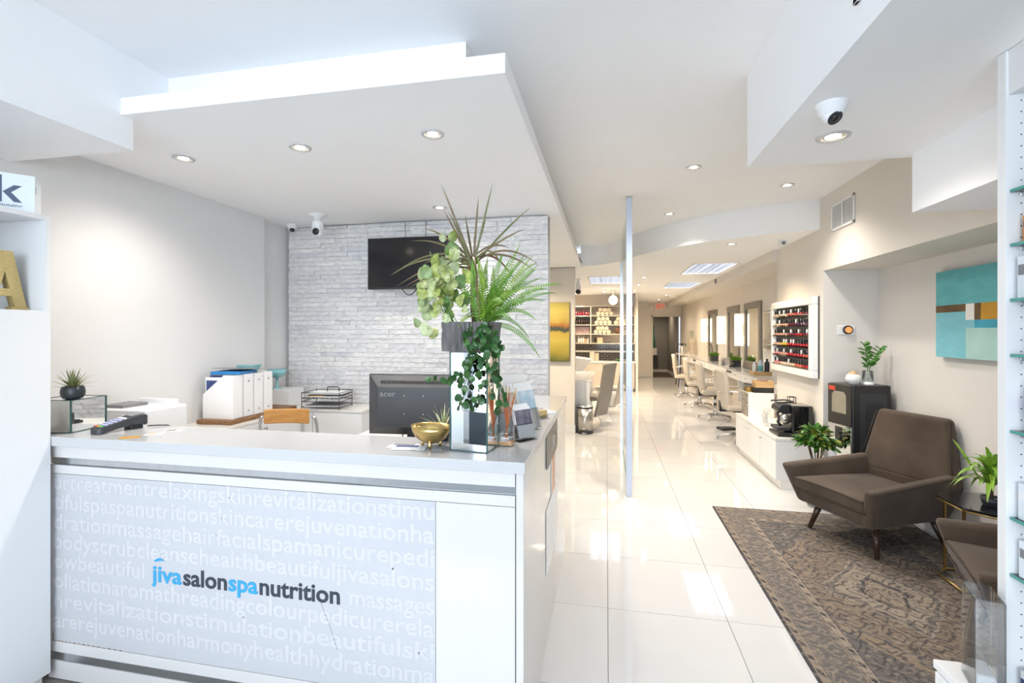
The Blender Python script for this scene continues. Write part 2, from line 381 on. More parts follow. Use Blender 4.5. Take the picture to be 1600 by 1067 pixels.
# curved soffit and the low ceiling behind it
ctrl = [(1.94, 4.87), (1.70, 4.955), (1.466, 5.06), (1.215, 5.20), (0.965, 5.39), (0.67, 5.70), (0.40, 6.10), (0.22, 6.44), (0.04, 6.72), (-0.12, 6.86), (-0.30, 6.90), (-0.37, 6.90)]
fine = []
for i in range(len(ctrl) - 1):
    p0 = ctrl[max(i - 1, 0)]; p1 = ctrl[i]; p2 = ctrl[i + 1]; p3 = ctrl[min(i + 2, len(ctrl) - 1)]
    for k in range(5):
        t = k / 5
        fine.append(tuple(0.5 * ((2 * p1[a]) + (-p0[a] + p2[a]) * t + (2 * p0[a] - 5 * p1[a] + 4 * p2[a] - p3[a]) * t * t + (-p0[a] + 3 * p1[a] - 3 * p2[a] + p3[a]) * t ** 3) for a in (0, 1)))
fine.append(ctrl[-1])
sof = MB().prism(fine + [(-0.37, 6.95), (2.5, 6.95), (2.5, 4.87)], 'z', ZP, ZC)
XS = [-2.95, -0.325, 0.285, 1.185, 1.795, 2.5]; YS = [6.95, 7.0, 8.22, 8.3, 9.52, 9.57, 10.79, 16.2]
holes = {(3, 1), (1, 3), (3, 5)}
# troffer openings: (x0,x1,y0,y1)
TROFF = [(1.185, 1.795, 7.0, 8.22), (-0.325, 0.285, 8.3, 9.52), (1.185, 1.795, 9.57, 10.79)]
for i in range(len(XS) - 1):
    for j in range(len(YS) - 1):
        if (i, j) in holes: continue
        if i == 0 and j < 1: sof.box(XS[i], XS[i + 1], 7.03, YS[j + 1] if YS[j + 1] > 7.03 else 7.05, ZP, ZP + 0.2); continue
        sof.box(XS[i], XS[i + 1], YS[j], YS[j + 1], ZP, ZP + 0.2)
struct(sof.build('ceiling_soffit', 'ceiling'), 'lower cream ceiling with a curved white front edge')
# duct boxing along the right wall
struct(MB().box(1.90, 2.45, 6.0, 16.1, 2.315, ZP).build('ceiling_duct', 'wall_beige'), 'long boxed duct under the ceiling above the styling mirrors')

# walls
struct(MB().box(-3.0, -2.8, -1.9, 3.47, 0, ZC).box(-3.0, -2.87, 3.47, 16.2, 0, ZC).build('wall_left', 'wall_white'), 'plain pale grey wall behind the reception desk')
wr = MB().box(2.38, 2.75, 2.92, 16.2, 0, ZC).box(2.65, 2.75, -1.9, 2.92, 0, ZC)
struct(wr.build('wall_right', 'wall_beige_cool'), 'greyed beige wall behind the armchairs and the styling mirrors')
struct(MB().box(1.94, 2.38, 4.80, 6.0, 0, ZC).box(1.94, 2.65, -1.9, 2.92, 2.055, ZC).box(1.94, 2.38, 2.92, 4.80, 2.055, ZC).build('wall_pilaster', 'wall_beige'), 'beige pilaster and header framing the seating niche')
struct(MB().box(2.376, 2.381, 6.0, 16.07, 0, 2.32).build('wall_mirrors', 'wall_beige'), 'beige painted wall carrying the styling mirrors')
struct(MB().box(1.937, 2.381, 4.795, 4.80, 0, 2.055).build('wall_niche', 'wall_beige_cool'), 'return wall of the seating niche, daylight tint put into its beige')
struct(MB().box(-3.0, -0.463, 7.03, 7.2, 0, ZP).build('wall_column', 'wall_beige'), 'beige cross wall with the yellow abstract canvas')
struct(MB().box(-3.0, 0.69, 12.55, 12.7, 0, ZP).build('wall_storage', 'wall_beige'), 'wall behind the towel shelving')
struct(MB().box(0.70, 0.76, 12.12, 16.1, 0, ZP).build('wall_storage_end', 'wall_beige'), 'end wall between the towel shelving and the doorway passage')
# back wall with doorway
struct(MB().box(0.6, 1.476, 16.07, 16.2, 0, ZP).box(2.351, 2.5, 16.07, 16.2, 0, ZP).box(1.476, 2.351, 16.07, 16.2, 1.98, ZP).build('wall_back', 'wall_beige'), 'far beige wall with the open doorway')
dj = MB().box(1.43, 1.476, 16.03, 16.2, 0, 2.03).box(2.351, 2.376, 16.03, 16.2, 0, 2.03).box(1.43, 2.376, 16.03, 16.2, 1.98, 2.03)
struct(dj.build('door_1', 'wall_beige'), 'open doorway casing to the dark corridor at the far end')
hall = MB().box(1.0, 3.0, 16.2, 19.0, -0.1, 0.0)
struct(hall.build('floor_corridor', 'dark_floor'), 'dark brown floor of the corridor beyond the doorway')
struct(MB().box(1.0, 3.0, 18.3, 18.4, 0, 2.5).box(2.20, 2.3, 16.2, 18.3, 0, 2.5).box(1.0, 1.1, 16.2, 18.3, 0, 2.5).box(1.0, 3.0, 16.2, 18.4, 2.5, 2.6).build('wall_corridor', 'hall_wall'), 'shaded grey corridor walls beyond the doorway')
struct(MB().box(1.1, 2.2, 18.285, 18.3, 0, 0.1).box(2.185, 2.2, 16.2, 18.29, 0, 0.1).build('baseboard_corridor', 'base_white'), 'pale baseboard of the corridor')
struct(MB().box(-2.8, -0.455, 7.018, 7.03, 0, 0.12).box(-0.463, -0.452, 7.03, 7.2, 0, 0.12).build('baseboard_column', 'base_white', bevel=0.003), 'white baseboard below the yellow canvas')
struct(MB().box(0.69, 1.43, 16.058, 16.07, 0, 0.12).build('baseboard_back', 'base_white', bevel=0.003), 'white baseboard of the far wall')
struct(MB().box(2.366, 2.38, 2.92, 4.795, 0, 0.10).box(1.95, 2.366, 4.783, 4.795, 0, 0.1).build('baseboard_niche', 'base_white', bevel=0.003), 'white baseboard of the seating niche')
# storefront behind the camera: sill, mullions, glass
struct(MB().box(-2.65, 2.26, -1.90, -1.85, 0.0, 0.50).build('wall_added_knee', 'added_knee_wall'), 'added dark knee wall behind the viewer, reflected in the mirrored pedestal')  # unseen low wall added to darken the foot of the pedestal reflection
wf = MB().box(-3.0, 2.75, -1.95, -1.905, 0, 0.15).box(-3.0, 2.75, -1.95, -1.85, 2.68, ZC + 0.1).box(-3.0, -2.65, -1.95, -1.85, 0.15, 2.68).box(2.26, 2.75, -1.95, -1.85, 0.15, 2.68)
struct(wf.build('wall_front', 'wall_white'), 'storefront wall behind the viewer')
wn = MB()
for x in (-2.65, -1.05, 0.45, 2.21): wn.box(x, x + 0.05, -1.93, -1.87, 0.15, 2.68)
wn.box(-2.65, 2.26, -1.93, -1.87, 0.15, 0.20).box(-2.65, 2.26, -1.93, -1.87, 2.63, 2.68)
w1 = struct(wn.build('window_1', 'aluminium'), 'aluminium framed storefront window behind the viewer')
for a, b in ((-2.6, -1.05), (-1.0, 0.45), (0.5, 2.21)):
    MB().box(a, b, -1.903, -1.897, 0.2, 2.63).build('pane', 'pane_glass', w1)
struct(MB().box(-9, 9, -9, -1.95, -0.2, -0.1).build('pavement', 'pavement'), 'concrete pavement outside the storefront')
tag(MB().box(-1.6, 0.9, -1.6, 0.2, 0.0, 0.012).build('entrance_mat', 'mat_grey'), 'dark grey entrance mat by the storefront', 'mat')

# stone feature wall
ws = struct(MB().box(-2.87, -0.467, 3.835, 3.96, 0, ZP).build('wall_stone', 'mortar'), 'white split face ledge stone feature wall behind the desk')
rng = random.Random(11)
RH = 0.0405
def stone_mesh(L, Hh, dep, k):
    r = random.Random(100 + k); mb = MB(); nx = 5
    ys = [[dep * (0.75 + 0.4 * r.random()) for _ in range(nx + 1)] for _ in range(2)]
    v = []
    for zi, z in enumerate((0.001, Hh - 0.001)):
        for i in range(nx + 1): v.append((0.0008 + (L - 0.0016) * i / nx, -ys[zi][i], z))
    for zi, z in enumerate((0.001, Hh - 0.001)):
        for i in (0, nx): v.append((0.0008 + (L - 0.0016) * i / nx, 0.01, z))
    n = nx + 1; f = [(i, i + 1, n + i + 1, n + i) for i in range(nx)]
    b = 2 * n
    f += [tuple(range(nx, -1, -1)) + (b, b + 1), tuple(range(n, 2 * n)) + (b + 3, b + 2), (0, n, b + 2, b), (nx, b + 1, b + 3, 2 * n - 1)]
    return mb.add(v, f)
LEN = [0.10, 0.15, 0.20, 0.26, 0.32, 0.38, 0.46]; meshes = {}
top_rows = []; nrow = int(ZP / RH) + 1
low = MB(); count = 0
for row in range(nrow):
    z = ZP - (row + 1) * RH
    if z < 0: break
    x = -2.83 - 0.0
    while x < -0.467 - 0.01:
        li = rng.choice([1, 2, 2, 3, 3, 4, 4, 5, 6, 0]); L = LEN[li]
        if x + L > -0.467 - 0.05: L = -0.467 - x; li = -1
        dep = 0.02 + 0.012 * rng.random()
        if count < 290:
            if li >= 0:
                key = (li, rng.randrange(3))
                if key not in meshes: meshes[key] = stone_mesh(L, RH, 0.022, li * 3 + key[1]).mesh('stone', 'ledgestone')
                me = meshes[key]
            else: me = stone_mesh(L, RH, 0.022, 90 + row).mesh('stone', 'ledgestone')
            link('stone', me, ws, (x, 3.838 + rng.uniform(-0.004, 0.007), z)); count += 1
        else:
            mb = stone_mesh(L, RH, 0.022, rng.randrange(999)); o = len(low.v); low.add([(p[0] + x, p[1] + 3.836 + rng.uniform(-0.004, 0.006), p[2] + z) for p in mb.v], mb.f)
        x += L
tag(low.build('stone_field', 'ledgestone', ws), 'lower stones behind the desk', kind='stuff')
tag(MB().tube([(-2.70, 3.76, 2.42), (-2.6, 3.798, 2.432), (-2.3, 3.799, 2.437), (-1.7, 3.799, 2.441), (-1.1, 3.799, 2.438), (-0.7, 3.799, 2.44), (-0.475, 3.799, 2.438)], 0.0035, 6).build('camera_cable', 'grey_card'), 'thin dark cable running along the top of the stone wall', 'cable')

# ================================================================== LIGHT FITTINGS
def downlight(loc, label, power, size=0.055, spot=2.6, col=(1.0, 0.80, 0.55)):
    t = thing('recessed_light', label, 'ceiling light', loc, group='recessed downlights')
    MB().lathe([(size * 0.62, -0.001), (size * 0.70, -0.006), (size * 0.97, -0.005), (size, 0.0)], n=28, caps=False).build('trim_ring', 'trim_grey', t)
    MB().lathe([(size * 0.64, -0.0012), (size * 0.5, -0.0018), (0, -0.002)], n=24, caps=False).build('reflector', 'lamp_cup', t)
    MB().lathe([(size * 0.46, -0.0025), (size * 0.3, -0.0045), (0, -0.005)], n=20, caps=False).build('lens', 'lamp_emit', t)
    l = bpy.data.lights.new('bulb', 'SPOT'); l.energy = power; l.color = col; l.spot_size = spot; l.spot_blend = 1.0; l.shadow_soft_size = 0.04
    lo = bpy.data.objects.new('bulb', l); COL.objects.link(lo); lo.parent = t; lo.location = (0, 0, -0.03)
    return t
PW = 30; WARM = (1.0, 0.80, 0.55); NEUT = (1.0, 0.92, 0.82)
for x, y, z, lab, pw in [
    (-2.272, 2.19, ZP, 'leftmost downlight in the dropped panel over the desk', 11), (-1.549, 2.18, ZP, 'middle downlight in the front row of the dropped panel', 12),
    (-0.82, 2.156, ZP, 'rightmost downlight in the front row of the dropped panel', 12), (-1.253, 3.445, ZP, 'downlight in the dropped panel close to the stone wall', 8),
    (0.638, 3.739, ZC, 'downlight in the high ceiling nearest above the aisle', PW * 1.25), (1.485, 4.35, ZC, 'downlight in the high ceiling near the wall vent', PW * 0.6),
    (0.642, 5.173, ZC, 'downlight in the high ceiling beside the glass partition', PW), (0.901, 2.14, ZB, 'large downlight in the bulkhead below the dome camera', 9),
    (1.65, 17.2, 2.5, 'added fill downlight in the corridor beyond the doorway', 26), (-0.95, 5.0, ZP, 'added fill downlight in the dropped panel behind the stone wall', 24), (-0.95, 6.2, ZP, 'added fill downlight in the dropped panel before the yellow canvas', 46),  # out-of-view fill lamps added to brighten corridor, cross wall and floor
    (1.326, 5.498, ZP, 'downlight just behind the curved soffit edge', PW), (0.636, 8.56, ZP, 'nearest downlight of the aisle row behind the partition post', PW),
    (0.638, 9.95, ZP, 'second downlight of the aisle row behind the partition post', PW), (0.640, 11.33, ZP, 'third downlight of the aisle row behind the partition post', PW),
    (1.52, 12.88, ZP, 'downlight in the low ceiling before the exit sign', PW), (1.51, 14.64, ZP, 'downlight right in front of the exit sign', PW * 0.5),
    (-0.055, 10.5, ZP, 'downlight between the ceiling louvre and the globe lamp', PW), (-0.06, 11.55, ZP, 'farther downlight close to the globe lamp', PW), (-0.76, 11.9, ZP, 'downlight above the left end of the towel shelves', PW)]:
    downlight((x, y, z), lab, pw if y < 6 else pw * 1.05, 0.062 if z == ZB else 0.056, spot=2.2 if (5.1 < y < 5.6 or 4.3 < y < 4.4) else 2.6, col=NEUT if y < 5.3 else WARM)
# louvred fluorescent fittings
for (x0, x1, y0, y1), lab in zip(TROFF, ['louvred fluorescent ceiling light nearest above the styling chairs', 'louvred fluorescent ceiling light left of the partition post', 'louvred fluorescent ceiling light farther along above the styling chairs']):
    t = thing('louvred_light', lab, 'ceiling light', ((x0 + x1) / 2, (y0 + y1) / 2, ZP), group='louvred fluorescent lights')
    a, b = (x1 - x0) / 2 - 0.002, (y1 - y0) / 2 - 0.002
    MB().box(-a, a, -b, b, 0.115, 0.12).box(-a, -a + 0.004, -b, b, 0, 0.12).box(a - 0.004, a, -b, b, 0, 0.12).box(-a, a, -b, -b + 0.004, 0, 0.12).box(-a, a, b - 0.004, b, 0, 0.12).build('housing', 'satin_white', t)
    MB().box(-a - 0.01, -a + 0.018, -b - 0.01, b + 0.01, -0.006, 0.0).box(a - 0.018, a + 0.01, -b - 0.01, b + 0.01, -0.006, 0).box(-a, a, -b - 0.01, -b + 0.018, -0.006, 0).box(-a, a, b - 0.018, b + 0.01, -0.006, 0).build('frame', 'satin_white', t)
    for k in (-1, 0, 1): MB().tube([(k * 0.19, -b + 0.03, 0.09), (k * 0.19, b - 0.03, 0.09)], 0.014, 10).build('tube', 'tube_emit', t)
    lm = MB().box(-0.0015, 0.0015, -b + 0.004, b - 0.004, 0.0, 0.052).mesh('louvre', 'louvre'); ln = MB().box(-a + 0.004, a - 0.004, -0.0015, 0.0015, 0.0, 0.052).mesh('louvre', 'louvre')
    for k in range(1, 6): link('louvre', lm, t, (-a + 2 * a * k / 6, 0, 0))
    for k in range(1, 12): link('louvre', ln, t, (0, -b + 2 * b * k / 12, 0))
# ================================================================== RECEPTION COUNTER
FY = 1.62
rc = thing('reception_counter', 'white L shaped reception counter with frosted lettered front panel', 'counter', (-1.35, 1.75, 0))
O = Vector((-1.35, 1.75, 0))
def rcp(mb, name, m, parent=rc, **k):
    mb.xf(Matrix.Translation(-O)); return mb.build(name, m, parent, **k)
rcp(MB().box(-2.376, -0.285, 1.655, 1.88, 0, 1.008).box(-0.565, -0.285, 1.88, 3.30, 0, 1.008), 'carcass', 'satin_white')
top = MB(); top.prism([(-2.376, 1.60), (-0.275, 1.60), (-0.275, 3.32), (-0.585, 3.32), (-0.585, 1.90), (-2.60, 1.90), (-2.60, 1.637), (-2.376, 1.637)], 'z', 1.010, 1.05)
rcp(top, 'worktop', 'quartz', bevel=0.002)
rcp(MB().box(-2.376, -0.313, FY, 1.655, 0.957, 1.009), 'apron', 'lacquer', bevel=0.0015)
rcp(MB().box(-2.376, -0.313, FY + 0.012, 1.655, 0.927, 0.955), 'metal_strip', 'steel')
rcp(MB().box(-2.376, -0.313, FY, 1.655, 0.888, 0.925), 'top_rail', 'lacquer', bevel=0.0015)
rcp(MB().box(-2.376, -2.352, FY, 1.655, 0.165, 0.886), 'stile', 'lacquer', bevel=0.0015)
rcp(MB().box(-0.604, -0.313, FY, 1.655, 0.165, 0.886), 'plain_panel', 'lacquer', bevel=0.0015)
rcp(MB().box(-2.376, -0.313, FY, 1.655, 0.117, 0.163), 'bottom_rail', 'lacquer', bevel=0.0015)
rcp(MB().box(-2.376, -0.313, FY + 0.004, 1.655, 0.082, 0.115), 'metal_strip', 'steel')
rcp(MB().box(-2.376, -0.313, FY + 0.002, 1.655, 0.002, 0.080), 'plinth', 'lacquer')
rcp(MB().box(-0.3095, -0.283, FY - 0.001, 3.30, 0.002, 1.008), 'end_panel', 'lacquer', bevel=0.0015)
pan = rcp(MB().box(-2.350, -0.606, FY + 0.002, 1.655, 0.165, 0.886), 'frosted_panel', 'frost_panel')
tag(pan, 'pale blue frosted panel with white words and the salon logo')
ROWS = [(0.832, 'urtreatmentrelaxingskinrevitalizationstimu'), (0.746, 'tifulspaspanutritionskincarerejuvenationha'), (0.661, 'drationmassagehairfacialspamanicurepedi'),
        (0.576, 'bodyscrubcleansehealthbeautifuljivasalons'), (0.492, 'owbeautiful'), (0.407, 'oliationaromathreadingcolourpedicurerela'),
        (0.322, 'nrevitalizationstimulationbeautifulski'), (0.237, 'arerejuvenationharmonyhealthhydrationma')]
for z, txt in ROWS:
    wd = 1.738 if len(txt) > 20 else 0.475
    me = text_mesh(txt, 0.095, ['frost_letter'], offset=0.0021, extrude=0.0004, width=wd)
    o = link('lettering', me, pan, (-2.347 + 1.35, FY + 0.0018 - 1.75, z - 0.012), rot=(PI / 2, 0, 0))
me = text_mesh('massages', 0.095, ['frost_letter'], offset=0.0021, extrude=0.0004, width=0.335)
link('lettering', me, pan, (-0.945 + 1.35, FY + 0.0018 - 1.75, 0.476), rot=(PI / 2, 0, 0))
def logo(txt, x0, x1, m):
    me = text_mesh(txt, 0.094, [m], offset=0.0021, extrude=0.0008, width=x1 - x0)
    link('logo_word', me, pan, (x0 + 1.35, FY + 0.001 - 1.75, 0.474), rot=(PI / 2, 0, 0))
logo('jiva', -1.838, -1.690, 'logo_blue'); logo('salon', -1.683, -1.478, 'logo_dark'); logo('spa', -1.471, -1.338, 'logo_blue'); logo('nutrition', -1.330, -0.985, 'logo_dark')
lf = MB(); blade(lf, bez((-1.822, 0, 0.556), (-1.80, 0, 0.572), (-1.773, 0, 0.562), 8), 0.006, 0, side=(0, 1, 0))
lf.xf(Matrix.Translation(Vector((1.35, FY - 0.0002 - 1.75, 0)))); lf.build('logo_leaf', 'logo_blue', pan)
cr = MB()
for a, b in (((-1.078, 0.50), (-1.035, 0.405)), ((-1.035, 0.405), (-0.995, 0.30))):
    cr.tube([(a[0] + 1.35, FY + 0.0016 - 1.75, a[1]), (b[0] + 1.35, FY + 0.0016 - 1.75, b[1])], 0.0008, 4)
cr.build('dark_line', 'grey_card', pan)  # thin dark bent line across the panel
rs = MB()
for k in range(16):
    x = -2.348 + 0.012 * k ** 1.25; rs.cbox((x + 1.35, FY + 0.001 - 1.75, 0.1655), (0.004 + 0.006 * random.random(), 0.002, 0.002 + 0.004 * random.random()))
rs.box(-2.3505 + 1.35, -2.3485 + 1.35, FY - 1.75, FY + 0.002 - 1.75, 0.165, 0.20); rs.build('rust_stain', 'rust', pan)
# plaque and leaflet holders on the end panel
pq = thing('metal_plaque', 'brushed metal plaque with a swirl on the counter side', 'plaque', (-0.2815, 2.47, 0.925))
MB().box(0, 0.006, -0.23, 0.23, -0.082, 0.082).build('plate', 'gunmetal', pq, bevel=0.001)
MB().tube([(0.007, 0.06 * math.cos(t) * (1 + 0.3 * math.cos(2.3 * t)), 0.03 * math.sin(1.6 * t)) for t in [k * 0.3 for k in range(34)]], 0.003, 5).build('swirl', 'steel', pq)
po = thing('poster', 'flesh toned poster hanging under the metal plaque', 'poster', (-0.2815, 2.55, 0.68))
MB().box(0, 0.002, -0.11, 0.13, -0.16, 0.178).build('sheet', 'paper', po)
MB().box(0.002, 0.0025, -0.09, 0.06, -0.155, 0.170).build('picture', 'peach', po)
ph = thing('hanging_sheet', 'white printed sheet hanging low on the counter side', 'sheet', (-0.281, 2.47, 0.34))
MB().box(0.0, 0.0025, -0.24, 0.26, 0.0, 0.31).build('sheet', 'paper', ph)
for k in range(4): MB().box(0.0025, 0.003, -0.20, 0.20 - 0.05 * k, 0.05 + 0.06 * k, 0.056 + 0.06 * k).build('print_line', 'trim_grey', ph)

# ================================================================== TALL CABINET WITH NICHE
tc = thing('tall_cabinet', 'tall white cabinet with an open display niche left of the counter', 'cabinet', (-2.58, 0.35, 0))
def tcp(mb, name, m, **k): mb.xf(Matrix.Translation((2.58, -0.35, 0))); return mb.build(name, m, tc, **k)
Y0, Y1 = -1.2, 1.597
tcp(MB().box(-2.79, -2.358, Y0, Y1 - 0.012, 0.0, 0.045), 'plinth', 'satin_white')
tcp(MB().box(-2.79, -2.348, Y0, Y1, 0.045, 1.588), 'carcass', 'satin_white')
for k in range(5):
    a = Y0 + (Y1 - Y0) * k / 5; b = Y0 + (Y1 - Y0) * (k + 1) / 5
    tcp(MB().box(-2.348, -2.328, a + 0.0015, b - 0.0015 if k < 4 else b, 0.045, 1.588), 'door', 'satin_white', bevel=0.0015)
tcp(MB().box(-2.79, -2.328, Y1 - 0.019, Y1 - 0.001, 1.588, 1.972), 'side_panel', 'satin_white')
tcp(MB().box(-2.79, -2.328, Y0, Y1 - 0.001, 1.972, 1.992), 'top_board', 'satin_white')
tcp(MB().box(-2.795, -2.785, Y0, Y1 - 0.019, 1.588, 1.972), 'back_board', 'satin_white')
for y in (0.9, 0.1, -0.7): tcp(MB().box(-2.785, -2.333, y - 0.009, y + 0.009, 1.588, 1.972), 'divider', 'satin_white')
# gold letter
la = MB(); Hh, w = 0.243, 0.082
la.prism([(-w, 0), (-0.022, 0), (-0.022, 0.014), (-0.034, 0.014), (0.0, 0.16), (-0.0, Hh), (-0.026, Hh), (-w + 0.008, 0.014), (-w, 0.014)], 'x', 0, 0.035)
la.prism([(w, 0), (w, 0.014), (w - 0.008, 0.014), (0.026, Hh), (0.0, Hh), (0.0, 0.16), (0.034, 0.014), (0.022, 0.014), (0.022, 0)], 'x', 0, 0.035)
la.prism([(-0.026, 0.058), (0.026, 0.058), (0.019, 0.088), (-0.019, 0.088)], 'x', 0.0005, 0.0345)
tag(la.build('decorative_letter', 'gold_glitter', None, (-2.445, 1.491, 1.5885)), 'gold glitter letter A standing in the cabinet niche', 'letter')
# carton with the k mark
ph_ = math.radians(40)
kb = thing('product_carton', 'white carton with a large navy k on top of the tall cabinet', 'box', (-2.350, 1.555, 1.9925), -ph_)
# local: +y along front face towards B, +x outwards normal
MB().box(-0.16, 0, -0.25, 0, 0, 0.157).build('carton', 'box_white', kb, bevel=0.001)
k1 = MB(); z0, z1 = 0.036, 0.146
k1.prism([(-0.117, z1), (-0.096, z1), (-0.096, z0), (-0.106, z0 + 0.001), (-0.114, z0 + 0.006), (-0.117, z0 + 0.016)], 'x', 0.0, 0.0008)
k1.prism([(-0.094, 0.079), (-0.062, 0.109), (-0.038, 0.109), (-0.070, 0.079), (-0.038, 0.040), (-0.062, 0.040)], 'x', 0.0, 0.0008)
k1.build('k_mark', 'box_ink', kb)
me = text_mesh('KEVIN.MURPHY', 0.013, ['box_ink'], extrude=0.0004, width=0.082)
link('lettering', me, kb, (0.0006, -0.119, 0.020), rot=(PI / 2, 0, PI / 2))
MB().cbox((-0.03, 0.0005, 0.10), (0.03, 0.001, 0.03)).build('label', 'grey_card', kb).scale = (0.4, 1, 1)

# ================================================================== THINGS ON THE COUNTER
def mirror_box(name, label, loc, rz, sx, sy, hz):
    t = thing(name, label, 'mirrored box', loc, rz)
    a, b = sx / 2, sy / 2; MB().box(-a, a, -b, b, 0.0, hz).build('mirror_faces', 'mirror', t)
    e = MB(); r = 0.0028
    for x in (-a, a):
        for y in (-b, b): e.box(x - r, x + r, y - r, y + r, 0, hz + 0.001)
    for z in (r * 0.6, hz):
        for y in (-b, b): e.box(-a, a, y - r, y + r, z - r * 0.6, z + r * 0.6)
        for x in (-a, a): e.box(x - r, x + r, -b, b, z - r * 0.6, z + r * 0.6)
    e.build('glass_edges', 'mirror_edge', t)
    return t
rz = math.atan2(-0.127, 0.992)
mirror_box('mirror_pedestal', 'tall mirrored pedestal carrying the plant arrangement on the counter', (-0.500, 1.7715, 1.0505), rz, 0.149, 0.128, 0.372)
rz2 = math.radians(8)
c2 = Vector((-2.325, 1.672, 0)); e1 = Vector((math.cos(rz2), math.sin(rz2), 0)); e2 = Vector((-math.sin(rz2), math.cos(rz2), 0))
mc = c2 - e1 * 0.09 + e2 * 0.085
mirror_box('mirror_stand', 'low mirrored box under the small succulent', (mc.x, mc.y, 1.0505), rz2, 0.18, 0.17, 0.144)

def rosette(t, n, L, w, mat_, z0, r0=0.006, up=0.4, spread=1.0, seed=1, droop=0.1, yaw0=0.0):
    r = random.Random(seed)
    for i in range(n):
        a = 2 * PI * i * 0.382 + r.uniform(-.2, .2) + yaw0; e = (0.15 + 0.85 * (i / n)) * spread; l = L * r.uniform(0.8, 1.1)
        d = Vector((math.cos(a) * e, math.sin(a) * e, max(0.1, 1.15 - e))).normalized()
        p0 = Vector((math.cos(a) * r0, math.sin(a) * r0, z0)); p2 = p0 + d * l - Vector((0, 0, droop * l * e)); p1 = p0 + d * l * 0.5 + Vector((0, 0, droop * l * 0.6))
        mb = blade(MB(), bez(p0, p1, p2, 6), w * r.uniform(0.8, 1.15), 0.35, prof=lambda q: (0.55 + 0.45 * math.sin(PI * min(1, q * 1.5 + 0.1))) * (1 - q) ** 0.6 + 0.02)
        mb.build('leaf', mat_, t)
su = thing('potted_succulent', 'spiky artificial succulent in a squat black pot on the mirrored box', 'plant', (mc.x + 0.048, mc.y - 0.025, 1.1965))
MB().lathe([(0.028, 0), (0.035, 0.001), (0.0425, 0.014), (0.044, 0.032), (0.041, 0.050), (0.036, 0.056), (0.032, 0.056), (0.031, 0.046), (0.0, 0.046)], n=32, caps=False).build('pot', 'pot_dark', su)
rosette(su, 30, 0.095, 0.0085, 'leaf_yucca', 0.046, 0.004, seed=3, spread=1.0, droop=0.05)

# card terminal
ct = thing('card_terminal', 'dark card payment terminal with coloured keys on the counter', 'card terminal', (-2.175, 1.765, 1.0505), math.radians(-14))
cb = MB(); secs = [(-0.098, 0.026, 0.0, 0.026), (-0.085, 0.036, 0.0, 0.030), (-0.03, 0.036, 0.012, 0.042), (0.02, 0.037, 0.020, 0.055), (0.06, 0.041, 0.02, 0.065), (0.085, 0.041, 0.014, 0.064), (0.097, 0.034, 0.018, 0.055)]
cb.loft([[(-w_, y, zl), (w_, y, zl), (w_, y, zh), (-w_, y, zh)] for y, w_, zl, zh in secs])
cb.build('body', 'charcoal', ct, bevel=0.004, seg=3)
MB().cbox((0, 0.055, 0.010), (0.06, 0.05, 0.020)).build('rest', 'black_plastic', ct, bevel=0.003)
sl = math.atan2(0.042 - 0.030, 0.055)
MB().cbox((0, 0.058, 0.0645), (0.056, 0.05, 0.003), Euler((0.15, 0, 0))).build('display', 'grey_card', ct)
kc = [('key_red', (0.55, 0.06, 0.05)), ('key_yellow', (0.6, 0.45, 0.05)), ('key_green', (0.06, 0.4, 0.12)), ('key_lilac', (0.50, 0.52, 0.78)), ('key_white', (0.8, 0.8, 0.85))]
for n_, c_ in kc: mat(n_, c_, 0.4, var=0.02)
for r_ in range(6):
    for c_ in range(3):
        y = -0.078 + r_ * 0.0175; z = (0.030 + (y + 0.085) * sl if y < -0.03 else 0.042 + (y + 0.03) * 0.26) + 0.001
        m_ = ['key_red', 'key_yellow', 'key_green'][c_] if r_ == 0 else ('key_white' if r_ == 5 else 'key_lilac')
        MB().cbox((-0.021 + c_ * 0.021, y, z), (0.015, 0.011, 0.004), Euler((sl, 0, 0))).build('key', m_, ct)
tag(MB().tube([(-2.13, 1.86, 1.055), (-2.09, 1.875, 1.056), (-2.06, 1.90, 1.053), (-2.04, 1.925, 1.03), (-2.035, 1.93, 0.9)], 0.003, 6).build('terminal_cable', 'black_plastic'), 'short black cable behind the card terminal', 'cable')
for i, (x, y, a, m_) in enumerate([(-1.985, 1.655, 0.5, 'ochre_paint'), (-1.945, 1.73, 0.45, 'peach'), (-1.93, 1.81, 0.4, 'grey_card')]):
    t = thing('gift_card', ['amber gift card lying nearest the counter edge', 'orange and white card lying by the card terminal', 'grey card lying behind the orange one'][i], 'card', (x, y, 1.0503), a, group='cards lying by the terminal')
    MB().box(-0.035, 0.035, -0.022, 0.022, 0, 0.001).build('card', 'paper' if i else m_, t)
    MB().box(-0.03, 0.01, -0.018, 0.018, 0.001, 0.0014).build('print', m_, t)

# brass bowl
bb = thing('brass_bowl', 'hammered brass bowl on three short feet beside the mirrored pedestal', 'bowl', (-0.672, 1.748, 1.0505), -0.2)
MB().lathe([(0.0, 0.016), (0.034, 0.019), (0.062, 0.038), (0.077, 0.064), (0.082, 0.084), (0.0795, 0.084), (0.074, 0.065), (0.059, 0.042), (0.032, 0.0235), (0, 0.0205)], n=40, caps=False, sq=0.78).build('bowl', 'brass', bb)
for k in range(3):
    a = -1.2 + 2.1 * k; MB().lathe([(0.006, 0), (0.0065, 0.012), (0.008, 0.032)], (0.042 * math.cos(a), 0.034 * math.sin(a), 0), 10).build('foot', 'brass', bb)
